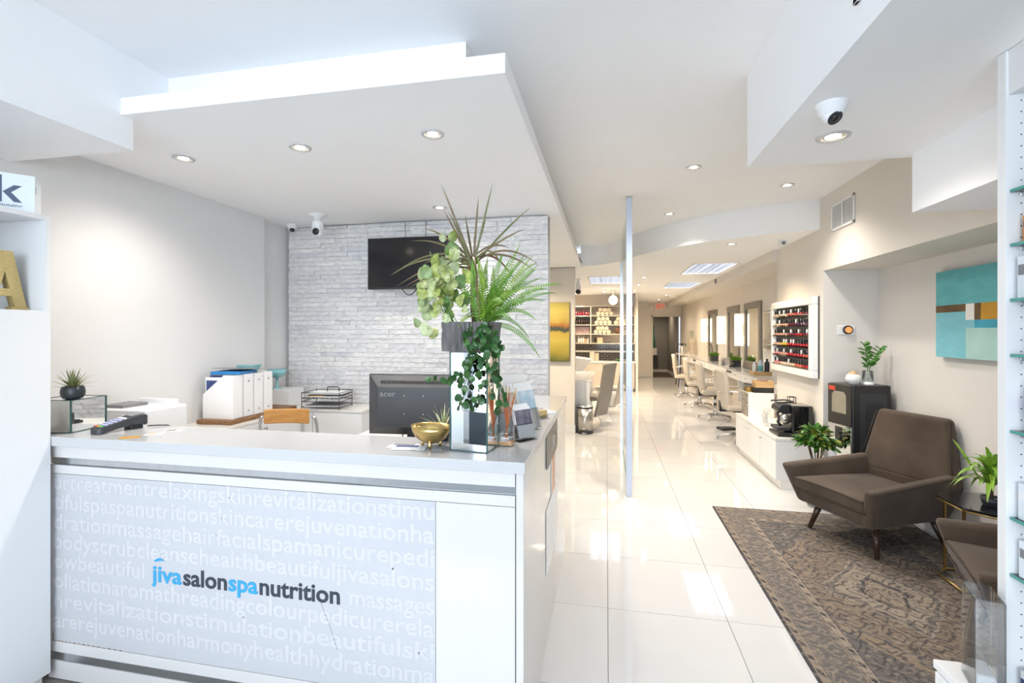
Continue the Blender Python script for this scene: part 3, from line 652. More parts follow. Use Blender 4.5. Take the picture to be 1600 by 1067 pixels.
# postcards
for i, (x, y, a) in enumerate([(-0.745, 1.715, 0.12), (-0.775, 1.745, 0.02)]):
    t = thing('postcard', ['blue and white postcard in front of the brass bowl', 'white postcard half under the blue one'][i], 'postcard', (x, y, 1.0503 + (0.0015 if i == 0 else 0)), a, group='postcards by the brass bowl')
    MB().box(-0.065, 0.065, -0.036, 0.036, 0, 0.0012).build('card', 'paper', t)
    MB().box(-0.06, 0.03, 0.005, 0.032, 0.0012, 0.0016).build('print', 'navy_print' if i == 0 else 'grey_card', t)
# striped plant behind the bowl
sp = thing('striped_plant', 'small cream striped spiky plant with red bloom behind the brass bowl', 'plant', (-0.662, 1.866, 1.0505))
MB().lathe([(0.022, 0), (0.027, 0.03), (0.029, 0.046), (0.026, 0.046), (0.024, 0.04), (0, 0.04)], n=24, caps=False).build('pot', 'pot_dark', sp)
rosette(sp, 26, 0.115, 0.0055, 'leaf_striped', 0.042, 0.004, seed=8, droop=0.12)
for k in range(4): MB().lathe([(0, 0), (0.007, 0.004), (0.008, 0.010), (0.004, 0.016), (0, 0.017)], (0.022 + 0.01 * math.cos(k * 2), -0.022 + 0.008 * math.sin(k * 2), 0.035 + 0.004 * k), 10, False).build('bloom', 'red_flower', sp)

# reed diffusers
def diffuser(label, loc, rz_, h=0.20, seed=1):
    t = thing('reed_diffuser', label, 'diffuser', loc, rz_, group='reed diffusers by the mirrored pedestal'); r = random.Random(seed)
    g = MB().box(-0.03, 0.03, -0.025, 0.025, 0.0, 0.052); g.build('bottle', 'clear_glass', t, bevel=0.003)
    MB().box(-0.026, 0.026, -0.021, 0.021, 0.004, 0.015).build('oil', 'amber', t)
    MB().lathe([(0.013, 0.052), (0.012, 0.062), (0.014, 0.064), (0.014, 0.068), (0.010, 0.068)], n=18, caps=False).build('neck', 'clear_glass', t)
    MB().box(-0.018, 0.018, -0.0256, -0.025, 0.018, 0.020).box(-0.012, 0.012, -0.0256, -0.025, 0.024, 0.026).box(-0.015, 0.015, -0.0256, -0.025, 0.030, 0.034).build('label', 'paper', t)
    for k in range(7):
        a = r.uniform(-0.16, 0.2); b = r.uniform(-0.12, 0.12); q = Vector((a, b, 1)).normalized(); L = h * r.uniform(0.92, 1.05)
        st = Vector((-a * 0.05, -b * 0.05, 0.008))
        ro = MB().tube([st, st + q * L], 0.0026, 6).build('reed', 'reed', t)
        MB().tube([st + q * L, st + q * (L + 0.026)], 0.0027, 6).build('reed_tip', 'reed_tip', ro)
    return t
diffuser('square glass reed diffuser with amber oil right of the mirrored pedestal', (-0.388, 1.835, 1.0505), -0.12, 0.20, 2)
diffuser('square glass reed diffuser partly hidden behind the mirrored pedestal', (-0.462, 1.895, 1.0505), -0.1, 0.21, 5)

# brochure holders: tilted clear pockets with leaflets
def brochure(label, loc, rz_, w, h, cols, tilt=0.24, n=3):
    t = thing('brochure_holder', label, 'brochure holder', loc, rz_, group='brochure holders on the counter end')
    R = Matrix.Translation((0, 0, 0.0098)) @ Matrix.Rotation(-tilt, 4, 'X')
    hb = MB().box(-w / 2, w / 2, 0.028, 0.031, 0, h * 0.92).box(-w / 2, w / 2, 0, 0.003, 0.0, h * 0.42).box(-w / 2, -w / 2 + 0.002, 0, 0.03, 0, h * 0.42).box(w / 2 - 0.002, w / 2, 0, 0.03, 0, h * 0.42).box(-w / 2, w / 2, 0, 0.031, 0, 0.003)
    hb.xf(R); hb.box(-w / 2, w / 2, 0.0, 0.085, 0.0, 0.003); hb.build('pocket', 'acrylic', t)
    for k in range(n):
        y = 0.006 + 0.0065 * k
        s = MB().box(-w / 2 + 0.004, w / 2 - 0.004, y, y + 0.003, 0.006, h * (0.86 + 0.06 * k)); s.xf(R); so = s.build('leaflet', 'paper', t)
        q = MB().box(-w / 2 + 0.006, w / 2 - 0.006, y - 0.0006, y, h * 0.38, h * (0.80 + 0.06 * k)); q.xf(R); q.build('cover_print', cols[k % len(cols)], so)
    return t
mat('print_violet', (0.20, 0.17, 0.30), 0.5, col2=(0.55, 0.42, 0.45), vscale=25)
mat('print_sky', (0.30, 0.48, 0.62), 0.5, col2=(0.62, 0.70, 0.76), vscale=20)
mat('print_skin', (0.55, 0.38, 0.28), 0.5, col2=(0.75, 0.62, 0.52), vscale=20)
mat('print_dark', (0.05, 0.05, 0.08), 0.5, col2=(0.22, 0.20, 0.25), vscale=30)
brochure('clear brochure holder with dark violet leaflets leaning by the diffuser', (-0.315, 1.925, 1.0505), math.radians(52), 0.10, 0.15, ['print_dark', 'print_violet'], 0.30)
brochure('clear brochure holder with tall pale skincare leaflets near the counter end', (-0.325, 2.12, 1.0505), math.radians(58), 0.12, 0.22, ['print_sky', 'print_skin'], 0.26)
brochure('clear brochure holder with blue and tan booklets behind the diffusers', (-0.43, 1.99, 1.0505), math.radians(38), 0.14, 0.22, ['print_skin', 'print_sky', 'print_dark'], 0.2)
brochure('clear brochure holder with skin toned magazines at the back of the group', (-0.41, 2.26, 1.0505), math.radians(50), 0.15, 0.24, ['print_skin', 'paper'], 0.2)
bc = thing('card_holder', 'small clear business card holder on the counter end', 'card holder', (-0.325, 2.40, 1.0505), math.radians(50))
MB().box(-0.05, 0.05, 0, 0.05, 0, 0.004).box(-0.05, 0.05, 0, 0.003, 0, 0.02).box(-0.05, 0.05, 0.045, 0.048, 0, 0.05).build('holder', 'acrylic', bc)
MB().box(-0.044, 0.044, 0.006, 0.03, 0.005, 0.045).build('cards', 'reed_tip', bc)
tag(MB().box(-0.05, 0.05, -0.03, 0.03, 0, 0.012).build('card_stack', 'paper', None, (-0.325, 2.60, 1.0505), -0.9), 'low stack of white cards near the counter edge', 'cards')

# ================================================================== PLANT ARRANGEMENT ON THE PEDESTAL
PX, PY, PZ = -0.517, 1.785, 1.4245
pa = thing('plant_arrangement', 'large mixed plant arrangement in a grey bark textured pot', 'plant', (PX, PY, PZ))
pot = MB(); n = 110; rings = []; rr = random.Random(5); ph0 = [rr.random() for _ in range(n)]
for zi, z in enumerate([0, 0.02, 0.045, 0.07, 0.095, 0.112]):
    ring = []
    for i in range(n):
        t = 2 * PI * i / n; sq = 1 / max(abs(math.cos(t)) ** 4 + abs(math.sin(t)) ** 4, 1e-6) ** 0.25
        rad = 0.100 * min(sq, 1.12) + 0.005 * math.sin(7 * t + 3 * ph0[i]) + 0.009 * (ph0[(i + zi // 2) % n] - 0.5) + 0.003 * math.sin(9 * t + 30 * z) + 0.006 * (z / 0.112)
        ring.append((rad * math.cos(t), rad * 0.92 * math.sin(t), z))
    rings.append(ring)
rings.append([(p[0] * 0.9, p[1] * 0.9, 0.110) for p in rings[-1]]); rings.append([(p[0] * 0.88, p[1] * 0.88, 0.092) for p in rings[-2]])
pot.loft(rings); pot.build('pot', 'bark_pot', pa)
MB().lathe([(0.09, 0.093), (0.05, 0.098), (0, 0.10)], n=24, caps=False).build('soil', 'soil', pa)
def at(u, v, Y):   # point of the scene seen at photo position (u, v) standing at depth Y, local to the arrangement
    c, s = math.cos(math.atan(0.2)), math.sin(math.atan(0.2)); t = (u - 800) / 740.0
    r = Vector((-s + c * t, c + s * t, (518 - v) / 740.0)); k = Y / r.y
    return Vector((r.x * k - PX, Y - PY, 1.5 + r.z * k - PZ))
crown = at(739, 412, 1.80)
MB().tube([(crown.x + 0.005, crown.y, 0.09), (crown.x - 0.004, crown.y + 0.002, 0.2), tuple(crown + Vector((0, 0, 0.03)))], [0.009, 0.008, 0.009], 8).build('cane', 'stem_brown', pa)
DR = [(689, 286, .0, 0), (771, 282, -.04, 0), (748, 305, .05, 0), (830, 323, .02, .02), (823, 356, -.03, .03), (842, 415, -.06, .12), (692, 325, .07, 0), (661, 357, .02, .06),
      (642, 377, -.05, .07), (609, 431, -.08, .10), (613, 430, .04, .12), (618, 449, -.03, .07), (632, 449, .08, .05), (640, 450, -.10, .04), (661, 413, .1, .06), (798, 389, .09, .08),
      (727, 336, .1, 0), (785, 415, -.12, .12), (750, 512, -.14, .16), (746, 492, -.10, .17), (735, 500, .1, .14), (836, 424, .08, .1), (700, 330, -.08, .02), (760, 340, .08, .01), (665, 470, .03, .12), (805, 440, .1, .13)]
for u, v, dy, arch in DR:
    tip = at(u, v, 1.80 + dy); p1 = crown.lerp(tip, 0.5) + Vector((0, 0, arch * 0.9)); st = crown + Vector((0, 0, random.uniform(-0.03, 0.03)))
    blade(MB(), bez(st, p1, tip, 12), 0.0047, 0.3, prof=lambda q: (0.75 + 0.25 * math.sin(PI * q)) * (1 - q ** 4) + 0.02, side=(0, -1, 0.35)).build('dracaena_leaf', 'leaf_dracaena', pa)
def frond(st, mid, tip, w, n=30):
    mb = MB(); pts = bez(st, mid, tip, n); mb.tube(pts[::3], 0.0011, 4)
    up = Vector((0, -0.75, 0.65)).normalized()
    for i in range(3, n + 1):
        p = pts[i]; d = (pts[min(i + 1, n)] - pts[i - 1]).normalized(); a = d.cross(up)
        if a.length < .1: a = d.orthogonal()
        a.normalize(); q = i / n; L = w * (math.sin(PI * min(1, 0.25 + 0.78 * q)) ** 0.8) * (0.9 if q < .95 else 0.5) + 0.002
        for sgn in (-1, 1):
            e = p + (a * sgn + d * 0.3 - up * 0.1) * L; hw = 0.0033
            m_ = p.lerp(e, 0.45)
            mb.add([tuple(p - d * hw * 0.5), tuple(m_ - d * hw), tuple(e), tuple(m_ + d * hw)], [(0, 1, 2, 3)])
    return mb
fb = Vector((0.045, 0.02, 0.10))
FR = [((878, 444), .0, .09, .020), ((868, 458), -.05, .07, .019), ((812, 383), .03, .03, .018), ((831, 401), -.02, .04, .018), ((838, 420), .06, .05, .017), ((797, 404), -.06, .03, .017), ((762, 402), .07, .02, .016),
      ((716, 384), .05, .03, .017), ((843, 558), -.02, .09, .015), ((838, 500), .03, .1, .015), ((826, 527), .08, .11, .014), ((655, 446), .04, .1, .018), ((717, 511), -.12, .08, .018), ((784, 470), -.1, .08, .017), ((850, 470), .1, .08, .017),
      ((740, 430), -.07, .04, .017), ((775, 440), -.05, .05, .018), ((800, 455), .1, .07, .017), ((822, 440), .02, .06, .018), ((765, 460), -.11, .06, .016), ((815, 475), -.08, .08, .016), ((785, 425), .03, .03, .018)]
FR += [((u + 9, v + 14), dy + .04, a + .01, w) for (u, v), dy, a, w in FR[2:7]] + [((700, 430), -.05, .05, .016), ((690, 400), .02, .05, .016), ((856, 452), .03, .08, .018), ((770, 490), -.13, .06, .015), ((800, 500), -.1, .07, .015), ((745, 455), -.12, .05, .016)]
for (u, v), dy, arch, w in FR:
    tip = at(u, v, 1.80 + dy); st = fb + Vector((random.uniform(-.03, .03), random.uniform(-.02, .03), 0))
    frond(st, st.lerp(tip, 0.55) + Vector((0, 0, arch)), tip, w * 1.05).build('fern_frond', 'leaf_fern', pa)
rf = random.Random(33)
for k in range(14):
    tip = at(rf.uniform(722, 850), rf.uniform(392, 492), 1.80 + rf.uniform(-0.12, 0.10)); st = fb + Vector((rf.uniform(-.05, .03), rf.uniform(-.04, .03), 0))
    frond(st, st.lerp(tip, 0.55) + Vector((0, 0, rf.uniform(.03, .08))), tip, 0.018).build('fern_frond', 'leaf_fern', pa)
# variegated leaves
vl = MB(); pts = [Vector((0, y * 0.05, 0.006 * math.sin(PI * y))) for y in [i / 7 for i in range(8)]]
blade(vl, pts, 0.020, 0.25, prof=lambda q: math.sin(PI * (0.04 + 0.94 * q ** 0.75)) ** 0.8, side=(0, 0, 1)); VLM = vl.mesh('variegated_leaf', 'leaf_varieg')
rv = random.Random(21); vb = Vector((-0.06, -0.03, 0.10))
for k in range(78):
    u = 690 + rv.gauss(0, 19); v = 455 + rv.gauss(0, 34); v = max(378, min(530, v))
    u = max(654, u)
    if v < 410: u = 703 + rv.gauss(0, 6)
    p = at(u, v, 1.75 + rv.uniform(-0.06, 0.06))
    link('variegated_leaf', VLM, pa, p, rot=(rv.uniform(0.9, 2.0), rv.uniform(-0.6, 0.6), rv.uniform(-0.5, 0.5) + (PI if rv.random() < 0.6 else 0)), scale=(rv.uniform(0.65, 1.35),) * 3)
for k in range(12):
    tip = at(688 + rv.gauss(0, 14), 440 + rv.gauss(0, 30), 1.77); MB().tube(bez(vb + Vector((rv.uniform(-.02, .02), 0, -.01)), (vb + tip) / 2 + Vector((-.02, 0, .03)), tip, 6), 0.0016, 5).build('stem', 'leaf_green', pa)
# trailing leaves
tl = MB(); blade(tl, [Vector((0, y * 0.030, 0.003 * math.sin(PI * y))) for y in [i / 6 for i in range(7)]], 0.0150, 0.12, prof=lambda q: max(0.05, math.sin(PI * (0.06 + 0.9 * q))) ** 0.55, side=(0, 0, 1)); TLM = tl.mesh('trailing_leaf', 'leaf_trail')
tb = at(752, 512, 1.69)
TR = [[(752, 512), (745, 545), (735, 580), (720, 612), (722, 640), (740, 644), (752, 628)], [(756, 510), (762, 545), (758, 590), (752, 612), (748, 634)], [(764, 512), (772, 548), (776, 575), (770, 605), (778, 640), (782, 655)],
      [(748, 520), (740, 552), (722, 590), (698, 600), (680, 594), (673, 597)], [(768, 515), (778, 552), (780, 545)], [(760, 520), (770, 560), (778, 600), (790, 625), (798, 640)], [(745, 515), (728, 530), (735, 560), (728, 590)], [(752, 520), (750, 555), (748, 585), (735, 600)]]
for pth in TR:
    Pp = [at(u, v, 1.665 + 0.004 * i) for i, (u, v) in enumerate(pth)]
    MB().tube([Vector((Pp[0].x, -0.06, 0.10))] + Pp, 0.0013, 5).build('trailing_stem', 'stem_brown', pa)
    for i in range(len(Pp) - 1):
        m_ = max(3, int((Pp[i + 1] - Pp[i]).length / 0.0125))
        for j in range(m_):
            p = Pp[i].lerp(Pp[i + 1], j / m_) + Vector((rv.gauss(0, .006), rv.gauss(-.003, .005), rv.gauss(0, .005)))
            link('trailing_leaf', TLM, pa, p, rot=(rv.uniform(1.0, 1.9), rv.uniform(-0.7, 0.7), rv.uniform(-PI, PI)), scale=(rv.uniform(0.6, 1.0),) * 3)

# ================================================================== BEHIND THE COUNTER
tv = thing('television', 'black flat screen television mounted on the stone wall', 'television', (-1.633, 3.76, 2.075))
MB().box(-0.364, 0.364, -0.045, -0.01, -0.217, 0.217).build('body', 'black_plastic', tv, bevel=0.004)
MB().box(-0.352, 0.352, -0.0458, -0.045, -0.20, 0.207).build('screen', 'screen', tv)
MB().box(-0.15, 0.15, -0.012, 0.05, -0.12, 0.12).build('wall_bracket', 'charcoal', tv)
MB().tube(bez((-0.06, -0.02, -0.215), (0.0, -0.02, -0.32), (0.07, -0.02, -0.215), 10), 0.004, 6).build('cable_loop', 'black_plastic', tv)
MB().tube([(-0.055, 0.03, 0.2), (-0.055, 0.03, 0.36)], 0.003, 6).tube([(0.13, 0.03, 0.2), (0.13, 0.03, 0.36)], 0.003, 6).build('cable', 'grey_card', tv)
# desk + monitor
dk = thing('inner_desk', 'white desk surface behind the reception counter', 'desk', (-1.05, 2.70, 0))
MB().box(-0.48, 0.482, -0.5, 0.5, 0.825, 0.855).build('desk_top', 'counter_white', dk, bevel=0.002)
MB().box(-0.47, -0.45, -0.48, 0.48, 0, 0.825).build('side_panel', 'satin_white', dk)
MB().box(0.44, 0.46, -0.48, 0.48, 0, 0.825).build('side_panel', 'satin_white', dk)
mo = thing('computer_monitor', 'black computer monitor seen from behind on the inner desk', 'monitor', (-1.05, 2.50, 0.8555), math.radians(4))
MB().box(-0.275, 0.275, 0.0, 0.02, 0.065, 0.405).build('screen_frame', 'black_plastic', mo, bevel=0.003)
sh = MB(); sh.loft([[(-0.272, 0, 0.068), (0.272, 0, 0.068), (0.272, 0, 0.402), (-0.272, 0, 0.402)], [(-0.205, -0.05, 0.115), (0.205, -0.05, 0.115), (0.205, -0.05, 0.335), (-0.205, -0.05, 0.335)]]); back = sh.build('back_shell', 'charcoal', mo, bevel=0.004)
vm = MB().box(-0.0012, 0.0012, -0.004, 0.0, 0, 0.018).mesh('vent_slot', 'black_gloss')
for k in range(44): link('vent_slot', vm, back, (-0.19 + k * 0.0088, -0.036, 0.355), rot=(-0.63, 0, 0))
for x, z in ((-0.05, 0.29), (0.06, 0.29), (-0.05, 0.19), (0.06, 0.19)): MB().lathe([(0.004, 0), (0.003, 0.002), (0, 0.002)], n=8).xf(Matrix.Translation((x, -0.0505, z)) @ Matrix.Rotation(PI / 2, 4, 'X')).build('screw', 'steel', back)
lt = text_mesh('acer', 0.045, ['grey_card'], extrude=0.0006, width=0.09); link('maker_mark', lt, back, (-0.19, -0.0508, 0.285), rot=(PI / 2, 0, 0))
MB().box(-0.04, 0.04, -0.03, 0.01, 0.0, 0.12).build('stand_neck', 'black_plastic', mo)
MB().lathe([(0.12, 0), (0.118, 0.008), (0.09, 0.012), (0, 0.014)], (0, 0, 0), 32, True, 0.75).build('stand_foot', 'black_gloss', mo)
tag(MB().tube(bez((-1.1, 2.44, 0.935), (-1.09, 2.38, 0.86), (-1.16, 2.30, 0.86), 10), 0.004, 6).build('monitor_cable', 'black_plastic'), 'black cable hanging below the monitor', 'cable')
kbd = thing('keyboard', 'dark computer keyboard on the inner desk by the monitor', 'keyboard', (-1.12, 2.98, 0.8555), 0.05)
MB().box(-0.21, 0.21, -0.065, 0.065, 0, 0.018).build('case', 'black_plastic', kbd, bevel=0.003)
km = MB().box(-0.008, 0.008, -0.008, 0.008, 0, 0.006).mesh('key', 'charcoal')
for r_ in range(5):
    for c_ in range(20): link('key', km, kbd, (-0.19 + c_ * 0.02, -0.045 + r_ * 0.022, 0.018))
# left credenza
cd = thing('low_cabinet', 'white low cabinet along the left wall behind the desk', 'cabinet', (-2.62, 2.72, 0))
MB().box(-0.178, 0.17, -0.73, 0.73, 0.08, 0.85).build('carcass', 'satin_white', cd)
MB().box(-0.178, 0.18, -0.74, 0.74, 0.85, 0.87).build('cabinet_top', 'counter_white', cd, bevel=0.002)
MB().box(-0.178, 0.14, -0.72, 0.72, 0, 0.08).build('plinth', 'satin_white', cd)
for k in range(3):
    d_ = MB().box(0.17, 0.186, -0.73 + k * 0.487 + 0.003, -0.73 + (k + 1) * 0.487 - 0.003, 0.085, 0.845).build('door', 'satin_white', cd, bevel=0.001)
    for e_ in (0.05, 0.437): MB().lathe([(0.004, 0), (0.004, 0.014), (0.011, 0.016), (0.011, 0.022), (0, 0.024)], n=14).xf(Matrix.Translation((0.186, -0.73 + k * 0.487 + e_, 0.80)) @ Matrix.Rotation(PI / 2, 4, 'Y')).build('knob', 'steel', d_)
tag(MB().prism([(-2.74, 2.74), (-2.66, 2.735), (-2.55, 2.75), (-2.475, 2.74), (-2.47, 2.95), (-2.485, 3.1), (-2.468, 3.25), (-2.475, 3.44), (-2.74, 3.45)], 'z', 0.8705, 0.8995).build('wood_plank', 'walnut_plank', bevel=0.004), 'rough walnut plank lying under the white magazine files', 'plank')
def mfile(i, lab, y, th=0.086, tilt=0.0):
    t = thing('magazine_file', lab, 'magazine file', (-2.495, y, 0.900), 0, group='white magazine files on the plank')
    w, h = 0.242, 0.30
    side = [(0, 0), (0, h), (-0.075, h), (-w, 0.165), (-w, 0)]
    b = MB().prism(side, 'y', 0.0, 0.003).prism(side, 'y', th - 0.003, th).box(-0.003, 0, 0.003, th - 0.003, 0, h).box(-w, -w + 0.003, 0.003, th - 0.003, 0, 0.165).box(-w, 0, 0.003, th - 0.003, 0, 0.003)
    b.build('case', 'paper', t)
    if i == 0:
        MB().box(-0.236, -0.012, 0.016, 0.024, 0.004, 0.283).build('magazine', 'paper', t)
        MB().box(-0.228, -0.012, 0.0152, 0.0160, 0.06, 0.262).build('magazine_cover', 'navy_print', t)
        MB().box(-0.22, -0.012, 0.04, 0.052, 0.004, 0.294).build('magazine', 'navy_print', t)
    else:
        for z in (0.04, 0.25): MB().lathe([(0.008, 0), (0.006, 0.002), (0, 0.002)], n=12).xf(Matrix.Translation((0.0, th / 2, z)) @ Matrix.Rotation(PI / 2, 4, 'Y')).build('rivet', 'steel', t)
        MB().box(-0.236, -0.012, 0.02, 0.06, 0.004, 0.27).build('magazine', 'paper', t)
for i, (y, lab) in enumerate([(2.79, 'white magazine file nearest the front holding navy magazines'), (2.89, 'second white magazine file along the plank'), (2.99, 'third white magazine file along the plank with rivets'), (3.09, 'white magazine file farthest back beside the wire trays')]): mfile(i, lab, y)
fo = thing('folder', 'bright blue folder lying on top of the magazine files', 'folder', (-2.60, 2.93, 1.2005), 0.15)
MB().box(-0.11, 0.10, -0.11, 0.10, 0, 0.022).build('cover', 'blue_folder', fo, bevel=0.003)
tag(MB().box(-0.13, 0.12, -0.13, 0.07, 0, 0.003).xf(Matrix.Rotation(-0.06, 4, 'X')).build('grey_sheet', 'grey_card', None, (-2.60, 2.99, 1.2325)), 'dark grey sheet lying across the blue folder', 'sheet')
tg = thing('glass_dish', 'square teal glass dish on the magazine files', 'dish', (-2.66, 3.13, 1.2005), 0.1)
MB().loft([[(-0.05, -0.04, 0), (0.05, -0.04, 0), (0.05, 0.04, 0), (-0.05, 0.04, 0)], [(-0.07, -0.055, 0.05), (0.07, -0.055, 0.05), (0.07, 0.055, 0.05), (-0.07, 0.055, 0.05)]]).build('dish', 'teal_glass', tg, bevel=0.004)
wb = tag(MB().box(-0.10, 0.10, -0.1, 0.1, 0, 0.145).build('white_box', 'satin_white', None, (-2.695, 3.60, 0.8705), bevel=0.003), 'plain white box in the corner under the teal footed bowl', 'box')
lc = thing('corner_cabinet', 'white corner cabinet in front of the stone wall', 'cabinet', (-2.36, 3.635, 0))
MB().box(-0.44, 0.44, -0.15, 0.155, 0.0, 0.85).build('carcass', 'satin_white', lc)
MB().box(-0.44, 0.45, -0.165, 0.16, 0.85, 0.87).build('cabinet_top', 'counter_white', lc, bevel=0.002)
for k in range(2): MB().box(-0.43 + 0.44 * k, 0.0 + 0.44 * k, -0.162, -0.15, 0.05, 0.84).build('door', 'satin_white', lc, bevel=0.001)
tb_ = thing('footed_bowl', 'teal glass footed bowl in the corner behind the magazine files', 'bowl', (-2.735, 3.54, 1.0158))
MB().lathe([(0.04, 0), (0.036, 0.006), (0.010, 0.012), (0.009, 0.085), (0.014, 0.092)], n=24).build('foot', 'teal_glass', tb_)
MB().lathe([(0.0, 0.09), (0.03, 0.095), (0.06, 0.12), (0.078, 0.165), (0.0755, 0.165), (0.058, 0.125), (0.03, 0.10), (0, 0.096)], n=32, caps=False).build('bowl', 'teal_glass', tb_)
# wire letter trays
wt = thing('letter_tray', 'dark wire letter trays stacked with papers and folders', 'letter tray', (-2.27, 3.55, 0.8705), 0.1)
for z in (0.02, 0.09):
    q = MB()
    for a, b in (((-0.16, -0.12), (0.16, -0.12)), ((0.16, -0.12), (0.16, 0.12)), ((0.16, 0.12), (-0.16, 0.12)), ((-0.16, 0.12), (-0.16, -0.12))):
        for dz in (0, 0.045): q.tube([(a[0], a[1], z + dz), (b[0], b[1], z + dz)], 0.0025, 6)
    for k in range(9): q.tube([(-0.16 + k * 0.04, -0.12, z), (-0.16 + k * 0.04, 0.12, z)], 0.0015, 5)
    q.build('tray', 'charcoal', wt)
MB().tube([(0, 0.0, 0.135), (0, 0, 0.165), (0.01, 0, 0.172), (0.09, 0, 0.172), (0.1, 0, 0.165), (0.1, 0, 0.135)], 0.004, 8).build('handle', 'charcoal', wt)
for x, y, z, a, m_ in ((0, 0, 0.025, 0.05, 'paper'), (0.01, 0, 0.032, -0.04, 'grey_card'), (0.0, 0.01, 0.096, 0.06, 'grey_card'), (0.02, -0.01, 0.104, -0.03, 'paper'), (-0.05, -0.06, 0.11, 0.1, 'ochre_paint'), (0.03, 0.0, 0.118, 0.1, 'charcoal'), (0.02, 0, 0.126, 0.05, 'paper')):
    MB().cbox((x, y, z), (0.29 if m_ != 'ochre_paint' else 0.14, 0.21 if m_ != 'ochre_paint' else 0.1, 0.005), Euler((0, 0, a))).build('papers', m_, wt)
for x in (-0.158, 0.158):
    for y in (-0.118, 0.118): MB().tube([(x, y, 0.0), (x, y, 0.14)], 0.003, 6).build('post', 'charcoal', wt)
# wooden chair
wc = thing('desk_chair', 'vintage chair with honey wood backrest and steel tube frame', 'chair', (-2.17, 2.93, 0), math.radians(12))
bk = MB(); pr = []
for k in range(13):
    t = -1 + 2 * k / 12; x = 0.155 * t; y = -0.035 * t * t; z = 0.0
    pr.append([(x, y - 0.009, 0.862), (x, y + 0.009, 0.864), (x, y + 0.009, 0.965), (x, y - 0.009, 0.963)])
bk.loft(pr); bk.build('backrest', 'honey_wood', wc, bevel=0.012, seg=3)
se = MB(); se.prism([(0.19 * (1 if abs(math.cos(a)) < 1e-9 else math.copysign(abs(math.cos(a)) ** 0.5, math.cos(a))), -0.21 + 0.19 * math.copysign(abs(math.sin(a)) ** 0.5, math.sin(a) if abs(math.sin(a)) > 1e-9 else 1)) for a in [2 * PI * i / 28 + 0.01 for i in range(28)]], 'z', 0.445, 0.465)
se.build('seat', 'honey_wood', wc, bevel=0.006)
for s in (-1, 1):
    MB().tube([(s * 0.17, -0.02, 0.915), (s * 0.186, -0.015, 0.90), (s * 0.195, -0.01, 0.86), (s * 0.205, 0.0, 0.70), (s * 0.21, 0.02, 0.46), (s * 0.22, 0.06, 0.0)], 0.011, 10).build('leg', 'steel', wc)
    MB().tube([(s * 0.20, -0.02, 0.44), (s * 0.19, -0.36, 0.44), (s * 0.195, -0.39, 0.42), (s * 0.21, -0.42, 0.0)], 0.011, 10).build('leg', 'steel', wc)
# white printer behind the terminal
wp = thing('office_printer', 'white office printer behind the card terminal with a picture sheet', 'printer', (-2.60, 2.24, 0.8705))
MB().box(-0.17, 0.172, -0.13, 0.13, 0, 0.205).build('body', 'white_plastic', wp, bevel=0.012, seg=3)
MB().box(-0.13, 0.13, 0.09, 0.11, 0.2, 0.235).build('paper_feed', 'white_plastic', wp, bevel=0.004)
MB().box(-0.10, 0.04, -0.133, -0.131, 0.05, 0.18).build('picture_sheet', 'paper', wp)
MB().box(0.0, 0.025, -0.1345, -0.133, 0.11, 0.15).build('picture', 'leaf_green', wp)
MB().box(-0.15, -0.02, -0.10, 0.05, 0.205, 0.222).build('lid', 'grey_card', wp, bevel=0.003)

# ceiling cameras
def dome_cam(label, loc, rz_, s=1.0):
    t = thing('dome_camera', label, 'security camera', loc, rz_, group='security cameras')
    MB().lathe([(0.062 * s, 0), (0.062 * s, -0.008 * s), (0.058 * s, -0.012 * s), (0.050 * s, -0.045 * s), (0.040 * s, -0.052 * s)], n=32, caps=False).build('base', 'white_plastic', t)
    bm = MB().lathe([(0, 0.04 * s)] + [(0.04 * s * math.sin(a), 0.04 * s * math.cos(a)) for a in [0.3 * k for k in range(1, 8)]] + [(0.031 * s, -0.028 * s)], n=28, caps=False)
    R = Matrix.Translation((0, 0, -0.05 * s)) @ Matrix.Rotation(-0.75, 4, 'X'); bm.xf(R); bm.build('eyeball', 'white_plastic', t)
    f = MB().lathe([(0.031 * s, -0.0285 * s), (0.0, -0.0285 * s)], n=28, caps=False).xf(R); fo_ = f.build('face_plate', 'charcoal', t)
    MB().lathe([(0.016 * s, -0.029 * s), (0.016 * s, -0.034 * s), (0.009 * s, -0.035 * s), (0, -0.033 * s)], n=20, caps=False).xf(R).build('lens', 'black_gloss', fo_)
    return t
dome_cam('large white dome camera under the bulkhead on the right', (0.768, 1.835, ZB), math.radians(18), 0.78)
dome_cam('small white dome camera at the left end of the stone wall', (-2.74, 3.74, ZP), math.radians(40), 0.72)
t = thing('pan_camera', 'white pan camera hanging from the dropped panel near the television', 'security camera', (-2.30, 3.46, ZP))
MB().lathe([(0.070, 0), (0.068, -0.010), (0.03, -0.022), (0.030, -0.05)], n=32).build('mount', 'white_plastic', t)
MB().lathe([(0.030, -0.05), (0.043, -0.065), (0.045, -0.115), (0.038, -0.12)], n=28).build('body', 'white_plastic', t)
MB().lathe([(0.040, -0.118), (0.042, -0.135), (0.036, -0.16), (0.02, -0.172), (0, -0.174)], n=28, caps=False).build('head', 'white_plastic', t)
MB().lathe([(0.028, 0), (0.027, 0.010), (0.012, 0.014), (0, 0.012)], n=20, caps=False).xf(Matrix.Translation((0.006, -0.034, -0.145)) @ Matrix.Rotation(PI / 2, 4, 'X')).build('lens', 'black_gloss', t)
